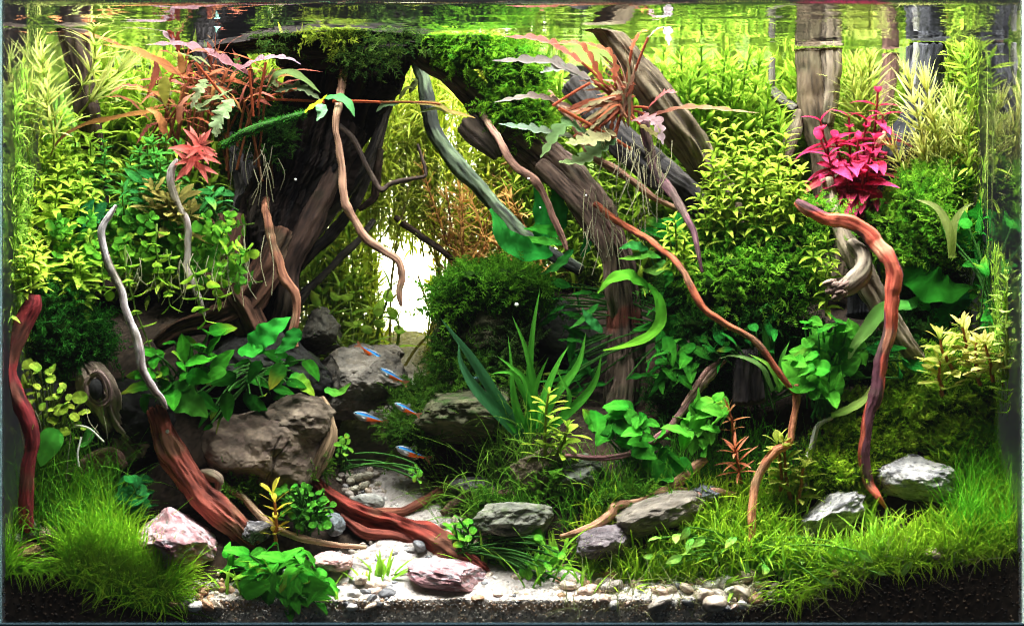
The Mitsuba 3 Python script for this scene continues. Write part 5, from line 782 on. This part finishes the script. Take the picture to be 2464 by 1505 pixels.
for i in range(64):
    a = rg.uniform(2.5, 5.2); l = rg.uniform(60, 190); x2, y2 = CR[0] + l * math.cos(a) * .8, CR[1] + l * .85 * math.sin(a) + 10; Y = rg.uniform(.085, .12)
    c = [(.15, .045, .026), (.26, .08, .04), (.20, .09, .05), (.30, .17, .12), (.15, .13, .07)][rg.integers(5)]
    part(k, 'leaf', ribbon([(CR[0] + rg.normal(0, 18), CR[1] + rg.normal(0, 26), Y), ((CR[0] + x2) / 2 + 12, (CR[1] + y2) / 2 - 22, Y - .004), (x2, y2, Y - .01)], rg.uniform(6, 13) * (1.7 if i % 3 == 0 else 1), 'lobed' if i % 3 == 0 else 'lance', c, np.array(c) * 1.3, face=(.3, -.6, .6), seed=i, wave=.1, nu=34 if i % 3 == 0 else 9), 'leaf_mat')
part(k, 'stems', join(st), 'leaf_mat', kind='stuff')
k = thing('lobed_plant', 'bronze lobed sprig crossing the glowing arch from the trunk', 'plant')
for i, (pt, w, a, b) in enumerate([([(990, 246, .1), (1050, 252, .098), (1080, 268, .097), (1100, 282, .097)], 22, (.12, .08, .03), (.16, .14, .04)), ([(985, 225, .1), (1000, 195, .1), (985, 190, .1)], 18, (.05, .06, .02), (.08, .1, .03)), ([(960, 240, .1), (980, 212, .1), (1005, 215, .1)], 14, (.06, .07, .02), (.1, .12, .03)), ([(1050, 262, .1), (1110, 275, .098), (1145, 284, .097)], 16, (.2, .12, .04), (.26, .16, .05)), ([(960, 250, .1), (925, 252, .1), (905, 270, .1)], 26, (.05, .09, .04), (.1, .16, .08)), ([(1010, 270, .1), (1050, 262, .098), (1080, 275, .097)], 14, (.22, .3, .18), (.3, .4, .26))]): part(k, 'leaf', ribbon(pt, w, 'lance', a, b, seed=i, wave=.1), 'leaf_mat')
part(k, 'stem', wire(curve([(822, 244, .1), (900, 246, .1), (990, 246, .1), (1060, 250, .098)]), .0008, (.30, .12, .05)), 'leaf_mat')
for i, (x, y, l) in enumerate([(1600, 105, 1), (1640, 120, 1), (1690, 95, 1), (1740, 115, 1), (1790, 110, 1), (1830, 140, 1), (1660, 170, 1), (1720, 180, 1), (1770, 170, 1), (1840, 220, 1), (1878, 285, 1), (1700, 240, 1), (1760, 235, 1), (1800, 250, 1), (1650, 230, 1)]):
    stem_plant('narrow_leaf_stem', f'lime green narrow leaved stem, {at_cell(x, y, 1600, 1960, 95, 270)} in the group left of the tan stump', 'plant', [(x - 40, y + 250, .19), (x - 12, y + 110, .18), (x, y, .17 if l == 1 else .15)], 25, 4, 78, 13, 'lance', .65, .3, (.16, .35, .02), (.36, .52, .06), (.16, .3, .04), .0009, group='narrow leaved stems left of the tan stump', nu=6, seed=i)
for i, (x, y) in enumerate([(2060, 150), (2080, 185), (2062, 225), (2095, 150), (2075, 245), (2095, 265)]):
    stem_plant('needle_plant', 'yellow green needle leaved stem between the tan and brown stumps', 'plant', [(x + 6, y + 200, .205), (x, y + 90, .195), (x, y, .185)], 25, 10, 84, 5.4, 'needle', .6, .2, (.38, .46, .07), (.52, .58, .14), (.3, .34, .07), group='needle leaved stems between the stumps', tipgrow=.3, nu=5, nv=2, seed=50 + i)
NT = [(2185, 195), (2235, 215), (2290, 250), (2345, 305), (2380, 290), (2310, 330), (2255, 290), (2150, 370), (2215, 370), (2265, 400), (2330, 390), (2300, 440), (2370, 360), (2245, 455), (2345, 445), (2400, 400)]
for i, (x, y) in enumerate(NT):
    Y = .112 + .003 * (i % 5); fx, fy = x * .45 + 2275 * .55, 520
    stem_plant('needle_plant', f'pale yellow needle leaved stem, {at_cell(x, y, 2150, 2400, 195, 455)} in the feathery bush at the right', 'plant', [(fx, max(fy, y + 90), Y + .03), ((fx + x) / 2 + 10, (fy + y) / 2, Y + .012), (x, y, Y)], 34, 11, 92, 6, 'needle', .65, .1, (.48, .52, .10), (.68, .70, .26), (.36, .36, .10), group='needle leaved stems in the upper right bush', tipgrow=.25, nu=5, nv=2, start=.35, seed=80 + i)
RT = [(2122, 222, .13), (1985, 300, .12), (2040, 282, .125), (2085, 290, .125), (2130, 285, .125), (1972, 330, .115), (2015, 330, .115), (2060, 335, .11), (2105, 330, .11), (1990, 375, .105), (2045, 380, .10), (2095, 375, .10), (2025, 420, .10), (2075, 425, .10), (1985, 440, .10)]
for i, (x, y, Y) in enumerate(RT):
    stem_plant('crimson_plant', f'crimson pink broad leaved stem, {at_cell(x, y, 1972, 2130, 282, 440)} in its bush' if i else 'single crimson top standing above the rest of its bush', 'plant', [(x * .4 + 2060 * .6, max(540, y + 110), Y + .015), (x * .7 + 2060 * .3, (y + 530) / 2, Y + .006), (x, y, Y)], 32, 2, 82, 32, 'lance', .10, .6, (.38, .006, .035), (.60, .06, .17), (.24, .03, .04), .0010, group='crimson stems in front of the tan stump' if i else None, parts=True, nu=8, nv=5, tipgrow=.45, start=.3, fold=.3, lowcol=(.10, .035, .015), var=.42, seed=i)
for i, (x, y) in enumerate([(2330, 165), (2300, 185)]):
    stem_plant('red_sprig', 'small red leaved sprig at the back right behind the needle bush', 'plant', [(x, y + 120, .20), (x, y + 50, .195), (x + 4, y + 30, .19)], 24, 3, 44, 16, 'ovate', .5, .4, (.5, .05, .03), (.6, .12, .06), (.3, .05, .04), group='red sprigs at the back right', nu=6, seed=40 + i)
YT = [(1728, 300, .07), (1768, 318, .07), (1800, 332, .066), (1842, 330, .066), (1885, 338, .066), (1722, 345, .062), (1762, 362, .06), (1825, 368, .06), (1868, 385, .058), (1905, 398, .056), (1928, 422, .054), (1700, 392, .06), (1742, 410, .056), (1790, 405, .056), (1838, 425, .054), (1880, 445, .052), (1720, 455, .054), (1770, 452, .052), (1815, 472, .05), (1855, 490, .05), (1900, 470, .05), (1690, 430, .06), (1745, 500, .055), (1700, 500, .058)]
for i, (x, y, Y) in enumerate(YT):
    stem_plant('whorled_stem', f'yellow green whorled stem, {at_cell(x, y, 1690, 1930, 300, 500)} in the star topped group on the right hill', 'plant', [(x + (i * 7 % 20) - 10, y + 190, Y + .036), (x + (i * 13 % 16) - 8, y + 90, Y + .026), (x, y, Y + .018)], 27, 4, 45, 14, 'lance', .55, 1.15, (.19, .36, .02), (.46, .56, .07), (.22, .30, .05), .0008, group='yellow green whorled stems on the right hill', nu=7, nv=3, start=.2, tipgrow=.3, lowcol=(.05, .18, .015), seed=i)
for i, (x, y) in enumerate([(1628, 520), (1610, 545), (1650, 560), (1960, 580), (1990, 570), (1975, 640)]):
    stem_plant('whorled_stem', 'small yellow green whorled sprig behind the thin red root' if i < 3 else 'yellow green whorled sprig beside the gnarled wood knob', 'plant', [(x + 10, y + 120, .075), (x + 4, y + 60, .066), (x, y, .06)], 25, 4, 42, 13, 'lance', .5, 1.0, (.16, .34, .02), (.40, .52, .06), group='small whorled sprigs by the thin red root' if i < 3 else 'whorled sprigs beside the knob', nu=7, seed=60 + i)
k = thing('tall_blade_plant', 'tall thin pale green blades standing at the right glass', 'plant')
for i, (pt, w) in enumerate([([(2372, 440, .08), (2390, 330, .08), (2400, 220, .08), (2436, 85, .08)], 14), ([(2400, 520, .08), (2396, 400, .078), (2386, 300, .076), (2362, 215, .076)], 10), ([(2402, 560, .08), (2400, 470, .08), (2420, 360, .08), (2428, 340, .08)], 16), ([(2290, 620, .07), (2285, 560, .066), (2255, 500, .064), (2200, 478, .064)], 22), ([(2290, 620, .07), (2295, 540, .066), (2320, 500, .064), (2345, 488, .064)], 20), ([(2410, 600, .08), (2415, 500, .08), (2408, 420, .08), (2395, 400, .08)], 12)]): part(k, 'blade', ribbon(pt, w, 'blade', (.34, .44, .10), (.46, .54, .18), seed=i, face=(0, -1, .1)), 'leaf_mat')
k = thing('bolbitis_fern', 'dark green crinkled broad fronds against the right glass', 'plant'); labels[k]['label'] = 'dark green crinkled broad fern leaves near the right glass'; KB = k
for i, (pt, w, a, b) in enumerate([([(2330, 600, .06), (2355, 540, .055), (2380, 500, .055), (2410, 470, .056)], 84, (.010, .12, .008), (.016, .18, .011)), ([(2350, 540, .055), (2390, 530, .05), (2420, 535, .05), (2450, 555, .05)], 60, (.03, .26, .018), (.08, .38, .03)), ([(2300, 470, .07), (2320, 440, .066), (2318, 395, .066)], 50, (.008, .09, .008), (.02, .15, .012)), ([(2310, 640, .06), (2340, 605, .055), (2400, 600, .053), (2430, 570, .053)], 44, (.03, .26, .018), (.08, .38, .03)), ([(2190, 640, .06), (2230, 680, .052), (2280, 700, .05), (2340, 690, .05)], 90, (.014, .15, .01), (.012, .08, .006)), ([(2180, 600, .07), (2200, 625, .066), (2230, 650, .065)], 50, (.16, .34, .03), (.3, .44, .04)), ([(2330, 700, .06), (2290, 740, .055), (2250, 790, .054)], 60, (.006, .08, .015), (.012, .13, .02)), ([(2240, 740, .06), (2200, 730, .055), (2150, 745, .05)], 34, (.03, .24, .03), (.08, .36, .05)), ([(2240, 745, .06), (2265, 770, .056), (2275, 820, .055)], 34, (.01, .16, .02), (.03, .24, .03)), ([(2380, 620, .06), (2360, 680, .057), (2330, 730, .057)], 40, (.02, .15, .01), (.04, .22, .015))]): part(k, 'leaf', ribbon([(p, q, y + .045) for p, q, y in pt], w, 'ovate' if i != 4 else 'blade', a, b, nv=9, nu=30, wave=.3, seed=i, face=(-.2, -.85, .45), W0=.1), 'leaf_mat')
broadleaf('round_leaf_plant', 'green round leaved plant in the right hollow beside the salmon root', 'plant', (1985, 1000, .075), [(1990, 800, .06, 70, 50, 11), (1950, 880, .055, 60, 60, 12), (2040, 850, .062, 46, 60, 9), (1975, 940, .05, 46, 30, 5)], 76, .66, (.03, .19, .014), (.09, .36, .03), 'ovate', 81, pet=(.05, .22, .04))
k = thing('strap_leaf_plant', 'pale green strap leaf arching across the salmon root', 'plant')
for i, (pt, w, a, b) in enumerate([([(2190, 735, .055), (2130, 740, .05), (2080, 800, .048), (2050, 840, .048), (2040, 880, .048)], 38, (.06, .28, .04), (.24, .42, .10)), ([(2150, 745, .052), (2110, 770, .05), (2070, 790, .05)], 26, (.04, .26, .03), (.12, .36, .06)), ([(1870, 940, .06), (1905, 870, .055), (1950, 835, .053), (1985, 840, .053)], 20, (.08, .3, .03), (.20, .44, .05)), ([(1880, 940, .06), (1850, 880, .056), (1800, 850, .055)], 14, (.1, .3, .03), (.2, .4, .05)), ([(1860, 940, .06), (1830, 880, .058), (1770, 855, .057), (1730, 862, .057)], 14, (.1, .26, .05), (.22, .36, .12)), ([(1890, 930, .06), (1880, 870, .058), (1900, 820, .058)], 14, (.05, .24, .03), (.1, .34, .04)), ([(2000, 1000, .05), (2040, 985, .045), (2080, 960, .044), (2100, 920, .044)], 24, (.2, .38, .06), (.36, .5, .12)), ([(1850, 860, .065), (1840, 800, .065), (1842, 760, .065)], 16, (.04, .2, .03), (.08, .3, .04)), ([(1890, 905, .06), (1930, 925, .055), (1955, 960, .054)], 16, (.3, .42, .08), (.42, .5, .14))]): part(k, 'leaf', ribbon(pt, w, 'blade', a, b, seed=i, face=(0, -.7, .6), wave=.1, nv=5), 'leaf_mat')
for i, (pt, rosy) in enumerate([([(2360, 925, .04), (2352, 870, .037), (2350, 820, .035)], 1), ([(2300, 900, .045), (2275, 850, .042), (2262, 810, .04)], 0), ([(2390, 920, .03), (2385, 860, .028), (2378, 830, .027)], 1), ([(2330, 880, .05), (2310, 820, .048), (2300, 785, .047)], 1), ([(2420, 930, .035), (2424, 890, .034), (2430, 860, .034)], 0), ([(2270, 950, .04), (2262, 910, .038), (2268, 870, .037)], 0)]):
    stem_plant('rosy_plant', 'yellow green thick leaved sprig with rosy heart near the right glass' if rosy else 'yellow green thick leaved sprig near the right glass', 'plant', pt, 20, 4, 64, 21, 'spat', .5, .35, (.30, .40, .05), (.50, .50, .12) if not rosy else (.56, .46, .16), (.36, .14, .06), .0011, group='rosy sprigs near the right glass' if rosy else 'plain sprigs near the right glass', parts=True, nu=8, nv=5, tipgrow=.4, seed=i)
for i, pt in enumerate([[(2425, 900, .02), (2428, 780, .02), (2430, 660, .02)], [(2455, 840, .03), (2452, 730, .03), (2450, 640, .03)]]):
    stem_plant('glass_side_stem', 'thick green stem with paddle leaves rising along the right glass', 'plant', pt, 38, 4, 62, 22, 'spat', .3, .4, (.20, .36, .06), (.36, .48, .12), (.20, .26, .05), .0014, group='paddle leaved stems at the right glass', parts=True, nu=8, nv=5, seed=i)
broadleaf('round_leaf_plant', 'round green leaves beside the purple brown root, centre right', 'plant', (1510, 1110, .075), [(1480, 1010, .062, 80, 40, 13), (1550, 1050, .06, 60, 40, 9), (1600, 1120, .066, 60, 36, 9)], 70, .68, (.02, .16, .013), (.06, .32, .026), 'ovate', 82, pet=(.06, .2, .04))
broadleaf('round_leaf_plant', 'bright round leaves below the black stump', 'plant', (1700, 1060, .065), [(1705, 985, .052, 52, 46, 9), (1680, 1060, .05, 40, 40, 5), (1640, 1020, .056, 30, 24, 3)], 74, .66, (.05, .25, .018), (.12, .42, .04), 'ovate', 83, pet=(.06, .24, .04))
broadleaf('fern_leaf_plant', 'dim green leaves in the hollow between the limb foot and the black stump', 'plant', (1620, 930, .08), [(1620, 880, .07, 60, 60, 12), (1700, 830, .08, 60, 50, 8)], 80, .42, (.014, .11, .01), (.04, .20, .015), 'ovate', 84)
k = stem_plant('orange_sprig', 'small orange red spidery sprig on the right bank', 'plant', [(1782, 1160, .052), (1776, 1120, .05), (1772, 1075, .048)], 26, 5, 66, 9, 'lance', .35, .5, (.50, .14, .05), (.64, .24, .14), (.4, .12, .05), .0009, parts=True, nu=9, nv=3, tipgrow=.3, start=.3)
k = stem_plant('orange_sprig', 'second orange sprig just above, partly behind a round leaf', 'plant', [(1766, 1060, .058), (1765, 1020, .056), (1762, 985, .055)], 26, 3, 56, 9, 'lance', .5, .5, (.42, .14, .05), (.5, .26, .12), (.4, .14, .06), .0008, parts=True, nu=9, nv=3, start=.3)
for i, pt in enumerate([[(1905, 1200, .05), (1900, 1130, .046), (1898, 1065, .044)], [(1880, 1180, .048), (1878, 1120, .045), (1872, 1080, .044)], [(1918, 1210, .045), (1925, 1170, .043), (1930, 1130, .043)]]):
    stem_plant('yellow_green_plant', 'pale yellow green broad leaved sprig beside the white twig', 'plant', pt, 26, 4, 56, 22, 'spat', .5, .5, (.26, .38, .03), (.46, .50, .10), (.36, .16, .05), .0011, group='pale sprigs beside the white twig', parts=True, nu=8, nv=5, seed=90 + i, tipgrow=.25)
def right_ok(x, Y): return (Y > np.interp(x, [1400, 1500, 1850, 1980, 2150], [.030, .021, .018, .009, .003])) & ~((((x - 1995) / 105) ** 2 + ((Y - .032) / .012) ** 2 < 1)) & ~((((x - 2210) / 120) ** 2 + ((Y - .042) / .014) ** 2 < 1)) & ~((x > 1480) & (x < 1650) & (Y > .034) & (Y < .06))
GR0, GR1 = (.16, .40, .012), (.42, .62, .04)
grass('hairgrass', 'thick bright hairgrass meadow over the whole right front', 5600, 1400, 2480, .003, .060, .012, .032, .0012, GR0, GR1, 44, right_ok, lean=.55, bias=1.0)
grass('hairgrass', 'taller hairgrass against the right glass', 1500, 2300, 2480, .01, .075, .02, .045, .0007, (.06, .36, .02), (.22, .58, .03), 45, lean=.4)
grass('hairgrass', 'thin dark hairgrass behind the black stump', 700, 1620, 1960, .06, .085, .015, .035, .0006, (.04, .22, .015), (.10, .36, .02), 46, lean=.5)
grass('meadow_blades', 'broader bright blades scattered in the right meadow', 420, 1480, 2150, .006, .045, .016, .034, .0020, (.14, .40, .03), (.36, .60, .06), 47, right_ok, lean=.7, nv=3, bend=(.3, 1.6))
grass('dry_blades', 'pale dry grass threads lying over the front edge of the sand and soil', 260, 1330, 2380, .002, .012, .015, .032, .0005, (.36, .40, .16), (.5, .5, .28), 48, lean=1.2, bend=(.5, 2.4))
broadleaf('clover_leaf_plant', 'small bright oval leaves dotted through the right meadow', 'plant', (1800, 1340, .03), [(1640, 1330, .022, 110, 60, 12), (1900, 1340, .018, 200, 60, 16), (2100, 1380, .012, 120, 50, 8)], 42, .5, (.10, .34, .04), (.30, .50, .10), 'lance', 85, pet=(.12, .3, .04))
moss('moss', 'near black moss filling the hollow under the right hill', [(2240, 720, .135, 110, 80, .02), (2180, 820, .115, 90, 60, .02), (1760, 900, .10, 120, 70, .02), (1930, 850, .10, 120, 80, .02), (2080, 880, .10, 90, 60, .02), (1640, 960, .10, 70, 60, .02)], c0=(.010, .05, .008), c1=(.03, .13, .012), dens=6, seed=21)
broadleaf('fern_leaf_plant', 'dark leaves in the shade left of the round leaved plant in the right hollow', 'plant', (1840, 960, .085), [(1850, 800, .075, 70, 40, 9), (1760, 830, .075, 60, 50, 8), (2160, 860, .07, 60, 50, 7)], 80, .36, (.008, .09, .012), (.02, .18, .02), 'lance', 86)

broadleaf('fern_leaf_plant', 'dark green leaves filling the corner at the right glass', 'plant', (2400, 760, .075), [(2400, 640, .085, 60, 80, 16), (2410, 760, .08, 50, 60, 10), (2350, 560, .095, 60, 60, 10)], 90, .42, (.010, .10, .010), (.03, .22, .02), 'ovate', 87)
moss('moss', 'bright moss bank rising to the right glass behind the rosy sprigs', [(2330, 900, .085, 120, 60, .025), (2440, 880, .08, 60, 70, .022), (2200, 930, .085, 90, 46, .022)], c0=(.10, .26, .012), c1=(.36, .54, .04), dark=(.03, .09, .01), dens=9, seed=22)

fringe('drooping fringe of hairgrass hanging over the front right soil', 620, 1860, 2464, GR0, GR1, 620)
thicket('side_thicket', 'green stems crowding the right glass above the rosy sprigs', [(40, 2360, 2470, .10, .26, 260, 620, 860, 30, 26, 4, 54, 13, (.14, .32, .03), (.30, .46, .06), .4), (34, 2300, 2440, .16, .28, 130, 300, 700, 40, 26, 4, 58, 11, (.2, .36, .03), (.38, .5, .06), .4), (30, 2285, 2400, .10, .22, 70, 150, 560, 30, 24, 4, 56, 11, (.2, .36, .03), (.38, .5, .06), .4), (16, 2420, 2475, .02, .09, 600, 860, 1000, 20, 26, 4, 48, 15, (.16, .34, .03), (.32, .48, .06), .4)], 7)

moss('moss', 'small moss pads at the foot of the cracked boulder and between the path stones', [(560, 1188, .062, 60, 20, .012), (745, 1128, .075, 40, 22, .01), (1330, 1150, .07, 50, 26, .012), (1190, 1215, .07, 40, 16, .01), (1500, 1210, .052, 60, 18, .01)], c0=(.03, .12, .01), c1=(.14, .30, .02), dens=9, seed=23)
# ---------------------------------------------------------------- fish
def fish(label, head, tail, Y, yaw=0.0, flip=False, group=None, dim=1.0):
    a, b = P(*head, Y), P(*tail, Y + yaw); ax = b - a; L = np.linalg.norm(ax); ex = ax / L; up = nrm(np.array([0, 0, 1.0]) - ex * ex[2]); sd = np.cross(ex, up)
    if sd[1] > 0: sd = -sd
    k = thing('neon_fish', label, 'fish', group)
    n, m = 46, 28; u = np.linspace(0, 1, n); bl = L * .80
    hg = np.interp(u, [0, .03, .1, .22, .4, .6, .8, .92, 1], [.004, .035, .075, .112, .128, .105, .066, .045, .042]) * L; wd = hg * np.interp(u, [0, .2, .6, 1], [.62, .60, .48, .28]); mid = np.interp(u, [0, .3, .7, 1], [.0, -.010, -.004, .004]) * L
    th = np.arange(m) / m * 2 * math.pi
    V = a + ex * (u * bl)[:, None, None] + up * (mid[:, None] + np.sin(th)[None] * hg[:, None])[..., None] + sd * (np.cos(th)[None] * wd[:, None])[..., None]
    h = np.broadcast_to(np.sin(th)[None], (n, m)); uu = np.broadcast_to(u[:, None], (n, m))
    C = mixc((.30, .33, .36), (.05, .07, .08), sstep(.25, .6, h))
    C = mixc(C, (.02, .02, .03), .0 * h)
    red = sstep(.42, .54, uu) * (1 - sstep(.02, .18, h)); C = C * (1 - red[..., None]) + np.array([.85, .13, .015]) * red[..., None]
    st = sstep(.02, .12, h) * (1 - sstep(.50, .62, h)) * (1 - sstep(.86, .93, uu)) * sstep(.05, .09, uu); C = C * (1 - st[..., None]) + np.array([.015, .20, .80]) * st[..., None]
    sh = sstep(.12, .22, h) * (1 - sstep(.3, .4, h)) * st; C = C + sh[..., None] * np.array([.06, .28, .12])
    C = C * (1 + .12 * (fbm(np.stack([uu * 30, h * 9, uu * 0], -1), 2, 3)[..., None] - .5))
    i, j = np.meshgrid(np.arange(n - 1), np.arange(m), indexing='ij'); j2 = (j + 1) % m; A, B_, C_, D_ = i * m + j, i * m + j2, (i + 1) * m + j2, (i + 1) * m + j
    F = np.vstack([np.stack([A.ravel(), C_.ravel(), B_.ravel()], 1), np.stack([A.ravel(), D_.ravel(), C_.ravel()], 1)])
    put(k + '__body', (V.reshape(-1, 3), F, C.reshape(-1, 3)), 'fish_mat')
    def fin(nm, pts, col): # pts in (along, up, side) fractions of L
        q = np.array([a + ex * p[0] * L + up * p[1] * L + sd * p[2] * L for p in pts]); f = np.array([[0, i, i + 1] for i in range(1, len(q) - 1)]); part(k, nm, (q, f, np.broadcast_to(np.asarray(col, float), q.shape)), 'fin_mat', smooth=False)
    t = .79
    fin('tail_fin', [(t, 0, 0), (t + .04, .045, 0), (1.0, .13, .012), (.985, .06, .006), (.93, .0, .004), (.985, -.06, .006), (1.0, -.12, .012), (t + .04, -.035, 0)], (.62, .26, .16))
    fin('dorsal_fin', [(.40, .10, 0), (.44, .21, 0), (.50, .205, 0), (.53, .15, 0), (.52, .085, 0)], (.46, .46, .46))
    fin('anal_fin', [(.50, -.09, 0), (.54, -.17, 0), (.60, -.15, 0), (.68, -.075, 0), (.66, -.05, 0)], (.60, .34, .24))
    fin('pectoral_fin', [(.22, -.03, .065), (.30, -.07, .11), (.34, -.05, .10), (.30, -.02, .075)], (.5, .52, .52))
    for s in (1, -1):
        e = trimesh.creation.icosphere(2); d = e.vertices; c = a + ex * .066 * L + up * .016 * L + sd * s * .034 * L
        V2 = c + (d[:, :1] * ex + d[:, 1:2] * up) * .026 * L + d[:, 2:] * sd * .014 * L; r = np.hypot(d[:, 0], d[:, 1])
        part(k, 'eye', (V2, e.faces, mixc((.005, .005, .008), (.16, .42, .62), sstep(.55, .7, r))), 'fish_mat')
fish('neon fish nearest the top, swimming down right above the grey slab', (921, 864), (856, 826), .13, .002)
fish('neon fish pointing up left beside the grey boulder', (914, 886), (982, 924), .115, -.004)
fish('leftmost neon fish, lying nearly level over the boulder foot', (850, 992), (936, 1018), .10, .004)
fish('neon fish in the middle of the shoal, right of the level one', (949, 969), (1013, 1001), .085, .006)
fish('lowest neon fish, hovering over the upper path', (952, 1074), (1038, 1106), .09, .004)
fish('dim neon fish in the shade behind the fanned blades', (1140, 910), (1182, 905), .105, .015)
fish('dim neon fish half hidden in the tangled grass', (1100, 1040), (1140, 1032), .098, .012)
# a few gas bubbles caught on leaves and wood
for i, (x, y, Y, r) in enumerate([(711, 432, .09, 3.5), (538, 558, .07, 3), (1243, 733, .08, 5), (1410, 470, .07, 3), (1272, 430, .07, 3), (403, 1037, .04, 5), (1300, 500, .08, 3)]):
    s = trimesh.creation.icosphere(2); put(thing('bubble', ['tiny pearl bubble on the dark trunk', 'tiny bubble on the brown trunk root', 'pale bubble on the mossy dark boulder', 'tiny bubble on the arched limb, lower one', 'tiny bubble on the arched limb, upper one', 'small pale bubble at the top of the broken branch', 'tiny bubble under the strap leaves'][i], 'bubble'), (P(x, y, Y) + s.vertices * R(r, Y), s.faces, np.full((len(s.vertices), 3), .7)), 'fish_mat')
